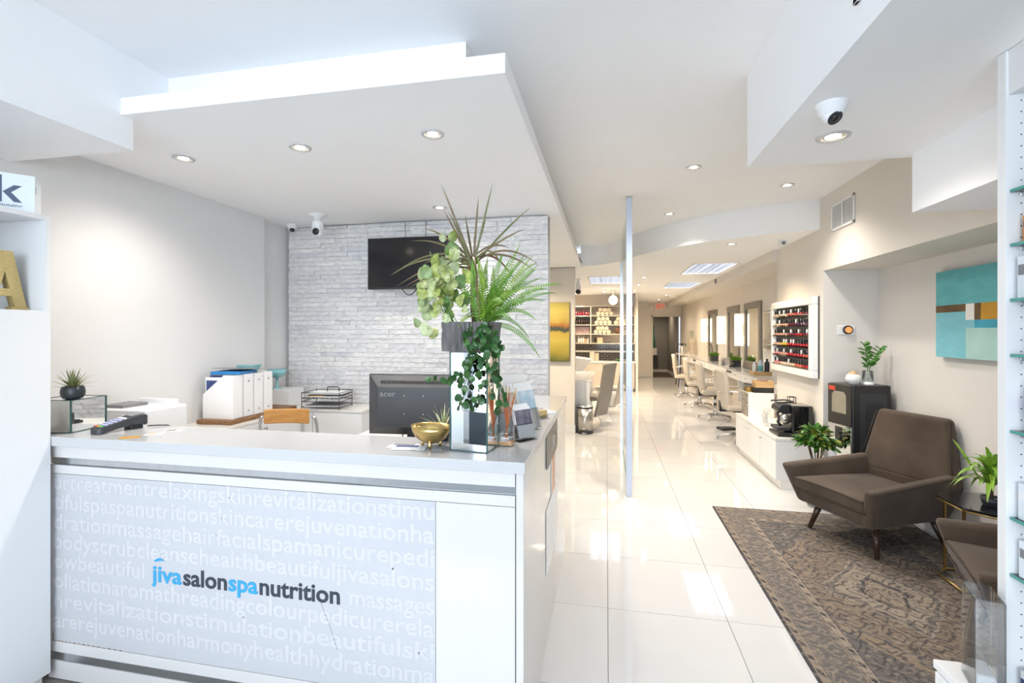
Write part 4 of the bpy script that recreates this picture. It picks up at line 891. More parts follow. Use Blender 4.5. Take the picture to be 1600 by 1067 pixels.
# ================================================================== SEATING AREA
# rug
def rug_material(hx, hy):
    m = bpy.data.materials.new('rug_weave'); m.use_nodes = True; nt = m.node_tree; N = nt.nodes.new; L = nt.links.new
    b = nt.nodes['Principled BSDF']; b.inputs['Roughness'].default_value = 0.95; b.inputs['Specular IOR Level'].default_value = 0.1
    tc = N('ShaderNodeTexCoord'); sp = N('ShaderNodeSeparateXYZ'); L(tc.outputs['Object'], sp.inputs[0])
    def mth(op, a, b_=None, clamp=False):
        n = N('ShaderNodeMath'); n.operation = op; n.use_clamp = clamp
        for i, q in enumerate((a, b_)):
            if q is None: continue
            if isinstance(q, (int, float)): n.inputs[i].default_value = q
            else: L(q, n.inputs[i])
        return n.outputs[0]
    dx = mth('SUBTRACT', hx, mth('ABSOLUTE', sp.outputs[0])); dy = mth('SUBTRACT', hy, mth('ABSOLUTE', sp.outputs[1]))
    d = mth('MINIMUM', dx, dy)
    def ramp(fac, stops, interp='CONSTANT'):
        r = N('ShaderNodeValToRGB'); r.color_ramp.interpolation = interp; e = r.color_ramp.elements
        for i, (p, c) in enumerate(stops):
            q = e[i] if i < 2 else e.new(p)
            q.position = p; q.color = (*c, 1)
        L(fac, r.inputs[0]); return r.outputs[0]
    SAND, SLATE, GREY, LIGHT, BROWN = (0.37, 0.295, 0.225), (0.085, 0.080, 0.083), (0.20, 0.18, 0.165), (0.42, 0.345, 0.27), (0.22, 0.17, 0.13)
    bands = ramp(d, [(0.0, SLATE), (0.014, SAND), (0.052, GREY), (0.060, SAND), (0.066, (0.20, 0.18, 0.165)), (0.205, SAND), (0.211, SLATE), (0.217, LIGHT), (0.255, SLATE), (0.262, SAND)])
    # ornament: warped cells outlined and filled
    nz = N('ShaderNodeTexNoise'); nz.inputs['Scale'].default_value = 7; nz.inputs['Detail'].default_value = 3; L(tc.outputs['Object'], nz.inputs['Vector'])
    off = N('ShaderNodeVectorMath'); off.operation = 'SCALE'; off.inputs['Scale'].default_value = 0.11; L(nz.outputs['Color'], off.inputs[0])
    ad = N('ShaderNodeVectorMath'); ad.operation = 'ADD'; L(tc.outputs['Object'], ad.inputs[0]); L(off.outputs[0], ad.inputs[1])
    # symmetric coordinates
    ab = N('ShaderNodeVectorMath'); ab.operation = 'ABSOLUTE'; L(ad.outputs[0], ab.inputs[0])
    v1 = N('ShaderNodeTexVoronoi'); v1.inputs['Scale'].default_value = 8.0; v1.distance = 'MANHATTAN'; L(ab.outputs[0], v1.inputs['Vector'])
    ring = mth('SINE', mth('MULTIPLY', v1.outputs['Distance'], 17.0))
    o1 = ramp(ring, [(0.0, (0, 0, 0)), (0.35, (0, 0, 0)), (0.60, (1, 1, 1))], 'LINEAR')
    v2 = N('ShaderNodeTexVoronoi'); v2.inputs['Scale'].default_value = 24; L(ab.outputs[0], v2.inputs['Vector'])
    o2 = ramp(v2.outputs['Distance'], [(0.0, (1, 1, 1)), (0.26, (1, 1, 1)), (0.34, (0, 0, 0))], 'LINEAR')
    def mix(fac, a, b_):
        n = N('ShaderNodeMix'); n.data_type = 'RGBA'
        if isinstance(fac, (int, float)): n.inputs[0].default_value = fac
        else: L(fac, n.inputs[0])
        for i, q in ((6, a), (7, b_)):
            if isinstance(q, tuple): n.inputs[i].default_value = (*q, 1)
            else: L(q, n.inputs[i])
        return n.outputs[2]
    # medallion field by distance bands (diamond)
    sw = N('ShaderNodeSeparateXYZ'); L(ab.outputs[0], sw.inputs[0])
    dia = mth('ADD', mth('DIVIDE', sw.outputs[0], hx), mth('DIVIDE', sw.outputs[1], hy * 0.8))
    field = ramp(dia, [(0.0, SAND), (0.16, SLATE), (0.19, LIGHT), (0.36, GREY), (0.40, LIGHT), (0.43, (0.30, 0.23, 0.175)), (0.80, GREY), (0.84, (0.34, 0.26, 0.19)), (0.97, GREY)])
    infield = mth('GREATER_THAN', d, 0.262)
    base = mix(infield, bands, field)
    wide = mth('MULTIPLY', mth('GREATER_THAN', d, 0.07), mth('LESS_THAN', d, 0.2))
    use = mth('MULTIPLY', mth('ADD', wide, infield, True), o1)
    c1 = mix(mth('MULTIPLY', use, 0.8), base, mix(infield, SAND, SLATE))
    # dots in the guard stripes
    wv = N('ShaderNodeTexWave'); wv.inputs['Scale'].default_value = 6.5; wv.bands_direction = 'DIAGONAL'; L(tc.outputs['Object'], wv.inputs['Vector'])
    g1 = mth('MULTIPLY', mth('GREATER_THAN', d, 0.022), mth('LESS_THAN', d, 0.044)); g2 = mth('MULTIPLY', mth('GREATER_THAN', d, 0.225), mth('LESS_THAN', d, 0.247))
    dots = mth('MULTIPLY', mth('ADD', g1, g2, True), mth('GREATER_THAN', wv.outputs['Fac'], 0.75))
    c2 = mix(dots, c1, SLATE)
    c3 = mix(mth('MULTIPLY', mth('MULTIPLY', o2, infield), 0.55), c2, LIGHT)
    # wear: streaks along the weft fade everything to sand or slate
    mp = N('ShaderNodeMapping'); mp.inputs['Scale'].default_value = (3.2, 8, 1); L(tc.outputs['Object'], mp.inputs[0])
    n2 = N('ShaderNodeTexNoise'); n2.inputs['Scale'].default_value = 3.5; n2.inputs['Detail'].default_value = 7; n2.inputs['Roughness'].default_value = 0.75; L(mp.outputs[0], n2.inputs['Vector'])
    w1 = ramp(n2.outputs['Fac'], [(0.0, (0, 0, 0)), (0.51, (0, 0, 0)), (0.62, (0.75, 0.75, 0.75))], 'LINEAR')
    c4 = mix(w1, c3, (0.42, 0.335, 0.26))
    n3 = N('ShaderNodeTexNoise'); n3.inputs['Scale'].default_value = 5; n3.inputs['Detail'].default_value = 8; n3.inputs['Roughness'].default_value = 0.8; L(mp.outputs[0], n3.inputs['Vector'])
    w2 = ramp(n3.outputs['Fac'], [(0.0, (0.85, 0.85, 0.85)), (0.40, (0.7, 0.7, 0.7)), (0.49, (0, 0, 0))], 'LINEAR')
    c5 = mix(mth('MULTIPLY', w2, 0.9), c4, (0.10, 0.095, 0.098))
    dk = N('ShaderNodeVectorMath'); dk.operation = 'MULTIPLY'; dk.inputs[1].default_value = (0.68, 0.70, 0.735); L(c5, dk.inputs[0]); L(dk.outputs[0], b.inputs['Base Color'])
    n4 = N('ShaderNodeTexNoise'); n4.inputs['Scale'].default_value = 420; L(tc.outputs['Object'], n4.inputs['Vector'])
    bp = N('ShaderNodeBump'); bp.inputs['Strength'].default_value = 0.3; bp.inputs['Distance'].default_value = 0.004; L(n4.outputs['Fac'], bp.inputs['Height']); L(bp.outputs[0], b.inputs['Normal'])
    M['rug'] = m
RX0, RX1, RY0, RY1 = 0.886, 2.33, 1.92, 4.315
rug_material((RX1 - RX0) / 2, (RY1 - RY0) / 2)
tag(MB().box(-(RX1 - RX0) / 2, (RX1 - RX0) / 2, -(RY1 - RY0) / 2, (RY1 - RY0) / 2, 0.0, 0.006).build('area_rug', 'rug', None, ((RX0 + RX1) / 2, (RY0 + RY1) / 2, 0.0005), bevel=0.002), 'distressed beige and grey oriental rug under the armchairs', 'rug')

def hexa(b, t):
    """b, t: four bottom and four top corners, counter-clockwise"""
    return MB().add(list(b) + list(t), [(3, 2, 1, 0), (4, 5, 6, 7), (0, 1, 5, 4), (1, 2, 6, 5), (2, 3, 7, 6), (3, 0, 4, 7)])
def subd(mb, name, m, parent, bevel, seg=4): return mb.build(name, m, parent, bevel=bevel, seg=seg)
def armchair(label, loc, rz_):
    t = thing('armchair', label, 'armchair', loc, rz_, group='velvet armchairs on the rug')
    # base shell with the sloping front
    subd(hexa([(-0.268, -0.335, 0.205), (0.268, -0.335, 0.205), (0.27, 0.34, 0.205), (-0.27, 0.34, 0.205)], [(-0.300, -0.378, 0.325), (0.300, -0.378, 0.325), (0.29, 0.36, 0.325), (-0.29, 0.36, 0.325)]), 'seat_base', 'velvet', t, 0.03)
    for s in (-1, 1):
        A = [(s * 0.298, -0.352, 0.212), (s * 0.225, -0.352, 0.212), (s * 0.19, 0.33, 0.215), (s * 0.27, 0.33, 0.215)]
        Bp = [(s * 0.380, -0.435, 0.487), (s * 0.298, -0.435, 0.487), (s * 0.268, 0.33, 0.535), (s * 0.345, 0.33, 0.535)]
        if s < 0: A = A[::-1]; Bp = Bp[::-1]
        ar = subd(hexa(A, Bp), 'arm', 'velvet', t, 0.028)
        MB().tube([(s * 0.374, -0.40, 0.474), (s * 0.342, 0.33, 0.522)], 0.0032, 6).build('piping', 'velvet_piping', ar)
    # seat cushion with a soft crown
    cu = MB(); nx, ny = 12, 12; top_ = []; bot = []
    hw = lambda y: 0.280 - 0.02 * (y + 0.42) / 0.7
    for j in range(ny + 1):
        y = -0.408 + 0.676 * j / ny
        rt = []; rb = []
        for i in range(nx + 1):
            q = -1 + 2 * i / nx; crown_ = 0.028 * (1 - q * q) * math.sin(PI * min(1, 0.12 + 0.9 * j / ny))
            rt.append((hw(y) * q, y, 0.392 + crown_ + 0.012 * (1 - j / ny))); rb.append((hw(y) * q, y + 0.02, 0.318))
        top_.append(rt); bot.append(rb)
    v = [p for r in top_ for p in r] + [p for r in bot for p in r]; n1 = nx + 1; off = n1 * (ny + 1)
    f = [(j * n1 + i, j * n1 + i + 1, (j + 1) * n1 + i + 1, (j + 1) * n1 + i) for j in range(ny) for i in range(nx)]
    f += [(off + j * n1 + i, off + (j + 1) * n1 + i, off + (j + 1) * n1 + i + 1, off + j * n1 + i + 1) for j in range(ny) for i in range(nx)]
    for i in range(nx): f += [(i, off + i, off + i + 1, i + 1), (ny * n1 + i, ny * n1 + i + 1, off + ny * n1 + i + 1, off + ny * n1 + i)]
    for j in range(ny): f += [(j * n1, (j + 1) * n1, off + (j + 1) * n1, off + j * n1), (j * n1 + nx, off + j * n1 + nx, off + (j + 1) * n1 + nx, (j + 1) * n1 + nx)]
    cu.add(v, f); co = cu.build('seat_cushion', 'velvet', t, bevel=0.016, seg=3)
    e = [Vector(p) + Vector((0, -0.001, -0.006)) for p in top_[0]]
    MB().tube([Vector(p) for p in [r[0] for r in top_][::-1]] + e + [Vector(r[-1]) for r in top_], 0.0042, 6).build('piping', 'velvet_piping', co)
    MB().tube([Vector(p) for p in [r[0] for r in bot][::-1]] + [Vector(p) + Vector((0, -0.008, 0.006)) for p in bot[0]] + [Vector(r[-1]) for r in bot], 0.0045, 6).build('piping', 'velvet_piping', co)
    # back: wide at the arms, narrower at the top, leaning
    lo_ = subd(hexa([(-0.272, 0.262, 0.225), (0.272, 0.262, 0.225), (0.262, 0.36, 0.225), (-0.262, 0.36, 0.225)], [(-0.330, 0.275, 0.455), (0.330, 0.275, 0.455), (0.320, 0.405, 0.455), (-0.320, 0.405, 0.455)]), 'back_base', 'velvet', t, 0.02)
    bo = subd(hexa([(-0.332, 0.272, 0.43), (0.332, 0.272, 0.43), (0.325, 0.405, 0.43), (-0.325, 0.405, 0.43)], [(-0.252, 0.358, 0.90), (0.252, 0.358, 0.90), (0.246, 0.436, 0.892), (-0.246, 0.436, 0.892)]), 'backrest', 'velvet', t, 0.032)
    for s_ in (-1, 1): MB().tube([(s_ * 0.330, 0.278, 0.47), (s_ * 0.256, 0.356, 0.875)], 0.0034, 6).build('piping', 'velvet_piping', bo)
    for sx, y0, y1 in ((-1, -0.215, -0.27), (1, -0.215, -0.27), (-1, 0.26, 0.33), (1, 0.26, 0.33)):
        MB().tube([(sx * 0.215, y0, 0.215), (sx * 0.262, y1, 0.0125)], [0.025, 0.0145], 14).build('leg', 'leg_wood', t)
    return t
armchair('brown grey velvet armchair standing whole in front of the water cooler', (1.87, 3.855, 0.0), math.radians(-65.7))
armchair('brown grey velvet armchair cut off by the white shelf unit', (2.045, 2.512, 0.0), math.radians(-109.5))

# side table
st = thing('side_table', 'octagonal black glass side table with thin brass frame between the armchairs', 'table', (2.18, 3.245, 0.0075))
def octo(h, c): return [(-h, -c), (-c, -h), (c, -h), (h, -c), (h, c), (c, h), (-c, h), (-h, c)]
MB().prism(octo(0.2, 0.11), 'z', 0.482, 0.494).build('table_top', 'black_gloss', st, bevel=0.002)
fr_ = octo(0.192, 0.106)
fm = MB()
fm.tube([(*fr_[i % 8], 0.474) for i in range(9)], 0.0065, 6).build('top_ring', 'brass', st)
MB().tube([(*fr_[i % 8], 0.012) for i in range(9)], 0.0065, 6).build('floor_ring', 'brass', st)
for i in (0, 2, 4, 6): MB().box(fr_[i][0] - 0.006, fr_[i][0] + 0.006, fr_[i][1] - 0.006, fr_[i][1] + 0.006, 0.0, 0.478).build('leg', 'brass', st)
# lime plant on the table
lp = thing('potted_dracaena', 'bright lime green dracaena on the black side table', 'plant', (2.165, 3.205, 0.502))
MB().lathe([(0.036, 0), (0.044, 0.02), (0.048, 0.048), (0.045, 0.048), (0.042, 0.042), (0, 0.042)], n=28, caps=False).build('pot', 'pot_dark', lp)
MB().tube([(0, 0, 0.04), (0.005, 0, 0.15)], 0.008, 8).build('cane', 'stem_brown', lp)
rl = random.Random(4)
for k in range(64):
    a = k * 2.4; e = 0.2 + 0.9 * ((k % 23) / 23); h0 = 0.07 + 0.12 * (k / 64); l = rl.uniform(0.15, 0.23)
    d_ = Vector((math.cos(a) * e, math.sin(a) * e, 1.05 - 0.6 * e)).normalized(); p0 = Vector((0, 0, h0)); tip = p0 + d_ * l - Vector((0, 0, 0.13 * e)); tip.x = min(tip.x, 0.20); tip.z = max(tip.z, 0.012)
    blade(MB(), bez(p0, p0 + d_ * l * 0.55 + Vector((0, 0, 0.05)), tip, 8), 0.0125, 0.3, prof=lambda q: math.sin(PI * (0.1 + 0.88 * q)) ** 0.8).build('leaf', 'leaf_lime', lp)
p0 = Vector((-0.02, 0.05, 0.12)); blade(MB(), bez(p0, (-0.06, 0.14, 0.28), (-0.075, 0.19, 0.335), 8), 0.013, 0.3, prof=lambda q: math.sin(PI * (0.1 + 0.88 * q)) ** 0.8).build('leaf', 'leaf_lime', lp)

# canvas on the niche wall
cv = thing('abstract_canvas', 'turquoise abstract canvas with brown and ochre band on the niche wall', 'painting', (2.378, 3.52, 1.622))
a, b = 0.44, 0.302   # half width (y), half height; +y is the left edge seen
MB().box(-0.042, 0, -a, a, -b, b).build('stretcher', 'canvas_side', cv, bevel=0.002)
def patch(y0, y1, z0, z1, m_, d_=0.0):
    yl = 0.428; zt = 1.924 - 1.622; MB().box(-0.0432 - d_, -0.042, y0, y1, z0, z1).build('paint_field', m_, cv)
k = 0.428 + 0.012
patch(-a, a, 0.062, b, 'teal_paint'); patch(-a, a, -b, 0.062, 'teal_light')
patch(0.15, a, 0.012, 0.062, 'umber_paint', 0.0004); patch(0.075, 0.152, -0.045, 0.062, 'white_paint', 0.0004); patch(0.02, 0.075, -0.045, 0.062, 'umber_paint', 0.0006)
patch(-0.14, 0.02, -0.045, 0.062, 'ochre_paint', 0.0004); patch(-a, 0.075, -0.098, -0.045, 'aqua_paint', 0.0004); patch(-a, 0.15, -b, -0.098, 'mint_paint', 0.0004)
# thermostat
th = thing('thermostat', 'round glowing thermostat on a white plate in the niche', 'thermostat', (2.12, 4.794, 1.515))
MB().box(-0.072, 0.072, -0.006, 0, -0.043, 0.043).build('plate', 'white_plastic', th, bevel=0.003)
MB().lathe([(0.040, 0), (0.040, 0.018), (0.036, 0.022), (0.028, 0.0225)], n=36, caps=False).xf(Matrix.Translation((0.012, -0.006, 0)) @ Matrix.Rotation(PI / 2, 4, 'X')).build('dial', 'black_gloss', th)
MB().lathe([(0.030, 0.0222), (0, 0.0222)], n=32, caps=False).xf(Matrix.Translation((0.012, -0.006, 0)) @ Matrix.Rotation(PI / 2, 4, 'X')).build('display', 'thermo_glow', th)

# water cooler
wcx = thing('water_cooler', 'tall black water cooler with silver front standing in the niche corner', 'water cooler', (2.01, 4.425, 0.0), math.radians(13))
# local: +x along the right (vented) side, +y along the dispensing front
cw, cdp, chh = 0.33, 0.285, 1.048
MB().box(0.0, cw, 0.0, cdp, 0.02, chh).build('body', 'cooler_black', wcx, bevel=0.012, seg=3)
MB().box(-0.012, 0.0, 0.004, cdp - 0.004, 0.70, 1.044).build('upper_front', 'black_gloss', wcx, bevel=0.003)
MB().prism([(0.06, 0.80), (0.06, 0.955), (0.09, 0.985), (0.20, 0.985), (0.23, 0.955), (0.23, 0.80)], 'x', -0.0135, -0.012).build('dispenser_bay', 'pewter', wcx)
MB().box(-0.014, 0.0, 0.004, cdp - 0.004, 0.36, 0.70).build('steel_panel', 'chrome', wcx, bevel=0.003)
MB().box(-0.014, 0.0, 0.004, cdp - 0.004, 0.03, 0.355).build('steel_panel', 'chrome', wcx, bevel=0.003)
MB().box(-0.015, -0.012, 0.10, 0.19, 0.50, 0.68).build('badge', 'black_gloss', wcx)
MB().box(-0.0145, -0.011, 0.19, 0.265, 0.99, 1.025).build('indicator', 'red_flower', wcx)
pnl = MB().box(0.06, 0.29, -0.002, 0.0, 0.30, 0.98).build('side_panel', 'charcoal', wcx, bevel=0.004)
for k in range(16): MB().box(0.11, 0.25, -0.005, -0.002, 0.62 + k * 0.018, 0.627 + k * 0.018).build('vent_slat', 'cooler_black', pnl)
for x in (0.03, 0.29):
    for y in (0.03, 0.25): MB().lathe([(0.015, 0), (0.015, 0.022)], (x, y, 0), 12).build('foot', 'black_plastic', wcx)
jr = thing('ceramic_jar', 'round white ceramic jar with wooden lid on the water cooler', 'jar', (2.075, 4.56, 1.0485))
MB().lathe([(0.03, 0.0), (0.034, 0.004), (0.054, 0.028), (0.058, 0.05), (0.050, 0.078), (0.036, 0.088), (0.0, 0.088)], n=32, caps=False).build('jar', 'ceramic', jr)
MB().lathe([(0.036, 0.0885), (0.036, 0.098), (0.012, 0.104), (0.009, 0.116), (0.0, 0.118)], n=28, caps=False).build('lid', 'light_wood', jr)
va = thing('glass_vase', 'clear glass vase holding a leafy green stem on the water cooler', 'vase', (2.19, 4.57, 1.0485))
MB().lathe([(0.044, 0), (0.044, 0.006), (0.040, 0.02), (0.041, 0.118), (0.0385, 0.118), (0.0375, 0.022), (0, 0.018)], n=32, caps=False).build('vase', 'clear_glass', va)
MB().lathe([(0.0365, 0.023), (0.0365, 0.085), (0, 0.085)], n=24, caps=False).build('water', 'acrylic', va)
MB().lathe([(0.046, 0.0), (0.046, 0.022), (0.0, 0.023)], n=12, caps=False).build('pebbles', 'white_plastic', va)
for (dx, top_z, lean, n_, sd) in ((-0.015, 0.345, -0.01, 9, 1), (0.03, 0.31, 0.075, 8, 2)):
    r = random.Random(sd); p2 = Vector((dx + lean, 0, top_z)); pts = bez((0, 0, 0.03), (0.0, 0, 0.18), p2, 10)
    MB().tube(pts, 0.0032, 6).build('stem', 'leaf_green', va)
    for k in range(n_ * 2):
        q = 0.38 + 0.62 * (k / (n_ * 2 - 1)); i = min(9, int(q * 10)); p = pts[i].lerp(pts[i + 1], q * 10 - i)
        s = 1 if k % 2 else -1; d_ = Vector((s * r.uniform(.6, 1), r.uniform(-.7, .4), r.uniform(0.15, 0.8))).normalized(); l = r.uniform(0.05, 0.075) * (0.75 if q > .9 else 1)
        blade(MB(), bez(p, p + d_ * l * 0.5 + Vector((0, 0, .008)), p + d_ * l, 6), 0.0145, 0.2, prof=lambda w_: math.sin(PI * (0.05 + 0.92 * w_)) ** 0.7, side=(0, -0.6, 0.8)).build('leaf', 'leaf_green', va)
# croton in its stand
cp = thing('potted_croton', 'bushy green and yellow croton beside the water cooler', 'plant', (1.765, 4.51, 0.0))
MB().lathe([(0.062, 0.0), (0.065, 0.004), (0.10, 0.36), (0.103, 0.37), (0.097, 0.37), (0.093, 0.35), (0, 0.35)], n=32, caps=False).build('planter', 'grey_card', cp)
MB().lathe([(0.1035, 0.352), (0.1065, 0.356), (0.1065, 0.368), (0.103, 0.372)], n=32, caps=False).build('planter_rim', 'brass', cp)
r = random.Random(15)
for k in range(9):
    a_ = k * 2.4; MB().tube(bez((0.02 * math.cos(a_), 0.02 * math.sin(a_), 0.35), (0.05 * math.cos(a_), 0.05 * math.sin(a_), 0.45), (0.10 * math.cos(a_) * (0.4 + 0.1 * k), 0.10 * math.sin(a_) * (0.4 + 0.1 * k), 0.55 + 0.03 * (k % 3)), 6), 0.004, 6).build('stem', 'stem_brown', cp)
CL = MB(); blade(CL, bez((0, 0, 0), (0, 0.036, 0.014), (0, 0.072, -0.004), 8), 0.0135, 0.25, prof=lambda q: math.sin(PI * (0.06 + 0.9 * q)) ** 0.75, side=(0, 0, 1)); CLM = CL.mesh('leaf', 'leaf_croton')
for k in range(290):
    a_ = r.uniform(0, 2 * PI); e = math.acos(r.uniform(-0.55, 1)); R_ = r.uniform(0.045, 0.135)
    p = Vector((R_ * math.sin(e) * math.cos(a_), R_ * math.sin(e) * math.sin(a_) * 0.95, 0.56 + 0.75 * R_ * math.cos(e)))
    link('leaf', CLM, cp, p, rot=Euler((r.uniform(-0.6, 0.7) + (0.5 if e < .8 else -0.2), r.uniform(-0.7, 0.7), a_ - PI / 2 + r.uniform(-.6, .6))), scale=(r.uniform(0.8, 1.3),) * 3)

# ================================================================== COFFEE BENCH
cbn = thing('coffee_bench', 'low white bench cabinet under the nail polish rack', 'cabinet', (1.76, 5.6, 0))
MB().box(-0.165, 0.178, -0.69, 0.73, 0.085, 0.462).build('carcass', 'satin_white', cbn)
MB().box(-0.187, 0.178, -0.695, 0.735, 0.463, 0.49).build('bench_top', 'counter_white', cbn, bevel=0.002)
MB().box(-0.14, 0.178, -0.685, 0.73, 0, 0.085).build('plinth', 'counter_white', cbn)
for y0, y1 in ((0.255, 0.73), (-0.21, 0.25), (-0.69, -0.215)):
    d_ = MB().box(-0.183, -0.165, y0 + 0.002, y1 - 0.002, 0.09, 0.458).build('door', 'satin_white', cbn, bevel=0.001)
    yk = y0 + 0.06 if y0 > 0 else y1 - 0.06
    MB().tube([(-0.183, yk, 0.40), (-0.20, yk, 0.40)], 0.0035, 6).tube([(-0.2, yk - 0.016, 0.40), (-0.2, yk + 0.016, 0.40)], 0.005, 8).build('handle', 'steel', d_)
cm = thing('coffee_machine', 'black capsule coffee machine on the white bench', 'coffee machine', (1.795, 5.09, 0.4905))
MB().box(-0.185, 0.125, -0.14, 0.13, 0.0, 0.035).build('base', 'black_plastic', cm, bevel=0.010)
MB().box(-0.06, 0.125, -0.14, 0.12, 0.036, 0.30).build('water_tank', 'black_gloss', cm, bevel=0.016, seg=3)
MB().prism([(-0.175, 0.245), (-0.165, 0.285), (-0.13, 0.305), (-0.061, 0.31), (-0.061, 0.215), (-0.12, 0.21), (-0.15, 0.225)], 'y', -0.10, 0.10).build('brew_head', 'black_plastic', cm, bevel=0.010)
MB().lathe([(0.048, 0), (0.048, 0.05)], n=28).xf(Matrix.Translation((-0.105, -0.105, 0.165)) @ Matrix.Rotation(-PI / 2, 4, 'X')).build('brew_drum', 'pewter', cm)
MB().tube([(-0.155, -0.06, 0.25), (-0.165, -0.07, 0.205), (-0.152, -0.07, 0.17), (-0.165, -0.07, 0.135), (-0.14, -0.07, 0.10)], 0.014, 8).build('spout', 'black_gloss', cm)
MB().box(-0.18, -0.062, -0.10, 0.09, 0.055, 0.085).build('drip_tray', 'charcoal', cm, bevel=0.004)
MB().box(-0.062, -0.0605, -0.10, 0.09, 0.085, 0.21).build('front_plate', 'pewter', cm)
MB().tube([(-0.18, -0.08, 0.318), (-0.06, -0.08, 0.328), (-0.02, -0.04, 0.328), (-0.02, 0.04, 0.328), (-0.06, 0.08, 0.328), (-0.18, 0.08, 0.318)], 0.008, 8).build('lever', 'black_plastic', cm)
cr_ = thing('capsule_rack', 'black wire capsule rack behind the coffee machine', 'rack', (1.885, 5.40, 0.4905))
rk = MB()
for x in (-0.03, 0.03):
    for y in (-0.03, 0.03): rk.tube([(x, y, 0.0), (x, y, 0.33)], 0.004, 6)
rk.tube([(-0.03, -0.03, 0.33), (0.03, -0.03, 0.33), (0.03, 0.03, 0.33), (-0.03, 0.03, 0.33), (-0.03, -0.03, 0.33)], 0.004, 6).tube([(-0.03, -0.03, 0.004), (0.03, -0.03, 0.004), (0.03, 0.03, 0.004), (-0.03, 0.03, 0.004), (-0.03, -0.03, 0.004)], 0.004, 6)
rk.build('wire_frame', 'black_plastic', cr_)
for (x, y, n_, lab) in ((1.715, 5.62, 5, 'tall stack of clear plastic cups on the bench'), (1.665, 5.50, 3, 'shorter stack of clear plastic cups in front')):
    t = thing('plastic_cups', lab, 'cups', (x, y, 0.4905), 0, group='stacks of clear cups')
    cme = MB().lathe([(0.026, 0), (0.038, 0.085), (0.040, 0.087)], n=24, caps=False).mesh('cup', 'acrylic')
    for k in range(n_): link('cup', cme, t, (0, 0, 0.001 + 0.022 * k))
for (x, y, a_, lab) in ((1.66, 5.74, 0.2, 'white napkin lying near the patterned drawers'), (1.70, 5.36, -0.3, 'white paper sheet lying beside the coffee machine'), (1.78, 5.60, 0.5, 'folded sheet lying between the cups and coffee machine')):
    tag(MB().cbox((0, 0, 0.0015), (0.12, 0.12, 0.003)).build('napkin', 'paper', None, (x, y, 0.4903), a_), lab, 'napkin')
# patterned drawer box with things on top
md = thing('drawer_box', 'white drawer box with dark wavy drawer fronts on the bench', 'drawers', (1.79, 6.17, 0.4905))
MB().box(-0.145, 0.14, -0.12, 0.15, 0, 0.285).build('case', 'satin_white', md, bevel=0.002)
mat('wavy', (0.06, 0.05, 0.04), 0.4, col2=(0.5, 0.45, 0.38), vscale=10, stretch=(1, 1, 9))
for k in range(4):
    d_ = MB().box(-0.151, -0.145, -0.115, 0.145, 0.006 + k * 0.069, 0.070 + k * 0.069).build('drawer', 'wavy', md, bevel=0.001)
bx = thing('wood_box', 'light wooden lidded box stacked on the black one', 'box', (1.825, 6.11, 0.8385), 0.03)
MB().box(-0.10, 0.10, -0.065, 0.085, 0, 0.06).build('box', 'light_wood', bx, bevel=0.002)
MB().box(-0.098, 0.098, -0.06, 0.08, 0.06, 0.075).build('lid', 'light_wood', bx, bevel=0.002)
tag(MB().cbox((0, 0, 0.008), (0.10, 0.08, 0.016)).build('snack_packet', 'plum_box', None, (1.82, 6.12, 0.9140), 0.2, bevel=0.004), 'brown packet on the wooden lidded box', 'packet')
tag(MB().box(-0.11, 0.11, -0.07, 0.09, 0, 0.062).build('black_box', 'black_plastic', None, (1.815, 6.12, 0.7760), 0.0, bevel=0.003), 'flat black box on the patterned drawers', 'box')
for x, y, lab, m_ in ((1.675, 6.14, 'glass jar with dark lid and tea beside the black box', 'ochre_paint'), (1.672, 6.235, 'glass jar with pale sweets behind the tea jar', 'walnut_plank')):
    t = thing('glass_jar', lab, 'jar', (x, y, 0.7760), 0, group='jars on the drawer box')
    MB().lathe([(0.030, 0), (0.032, 0.004), (0.032, 0.075), (0.026, 0.082)], n=24, caps=False).build('jar', 'clear_glass', t)
    MB().lathe([(0.029, 0.003), (0.029, 0.055), (0, 0.055)], n=20, caps=False).build('contents', m_, t)
    MB().lathe([(0.031, 0.082), (0.031, 0.097), (0, 0.098)], n=24, caps=False).build('lid', 'charcoal', t)

# nail polish rack on the pilaster
nr = thing('polish_rack', 'white framed wall rack for nail polish on the pilaster', 'rack', (1.938, 5.44, 1.445))
hw_, hh_ = 0.565, 0.385
MB().prism([(-hw_, -hh_), (hw_, -hh_), (hw_, hh_), (-hw_, hh_)], 'x', -0.008, 0.0).build('back_board', 'charcoal', nr)
for y0, y1, z0, z1 in ((-hw_, hw_, hh_ - 0.075, hh_), (-hw_, hw_, -hh_, -hh_ + 0.075), (-hw_, -hw_ + 0.09, -hh_ + 0.075, hh_ - 0.075), (hw_ - 0.045, hw_, -hh_ + 0.075, hh_ - 0.075)):
    MB().box(-0.062, -0.008, y0, y1, z0, z1).build('frame', 'ceramic', nr, bevel=0.008)
pols = [('polish_cream', (0.62, 0.48, 0.34)), ('polish_nude', (0.55, 0.30, 0.22)), ('polish_pink', (0.60, 0.20, 0.22)), ('polish_coral', (0.62, 0.12, 0.07)), ('polish_red', (0.45, 0.02, 0.03)), ('polish_wine', (0.16, 0.015, 0.03)), ('polish_plum', (0.10, 0.03, 0.08)), ('polish_gold', (0.62, 0.42, 0.03))]
for n_, c_ in pols: mat(n_, c_, 0.12, var=0.05, coat=0.5)
PM = {}
for n_, c_ in pols:
    for cap in ('black_gloss', 'white_plastic'):
        b_ = MB().lathe([(0.0115, 0), (0.0125, 0.003), (0.0125, 0.030), (0.006, 0.036)], n=10); b_.cm = 1; b_.lathe([(0.0075, 0.036), (0.0085, 0.038), (0.0075, 0.074), (0.0, 0.075)], n=10, caps=False)
        PM[n_, cap] = b_.mesh('nail_polish', n_, cap)
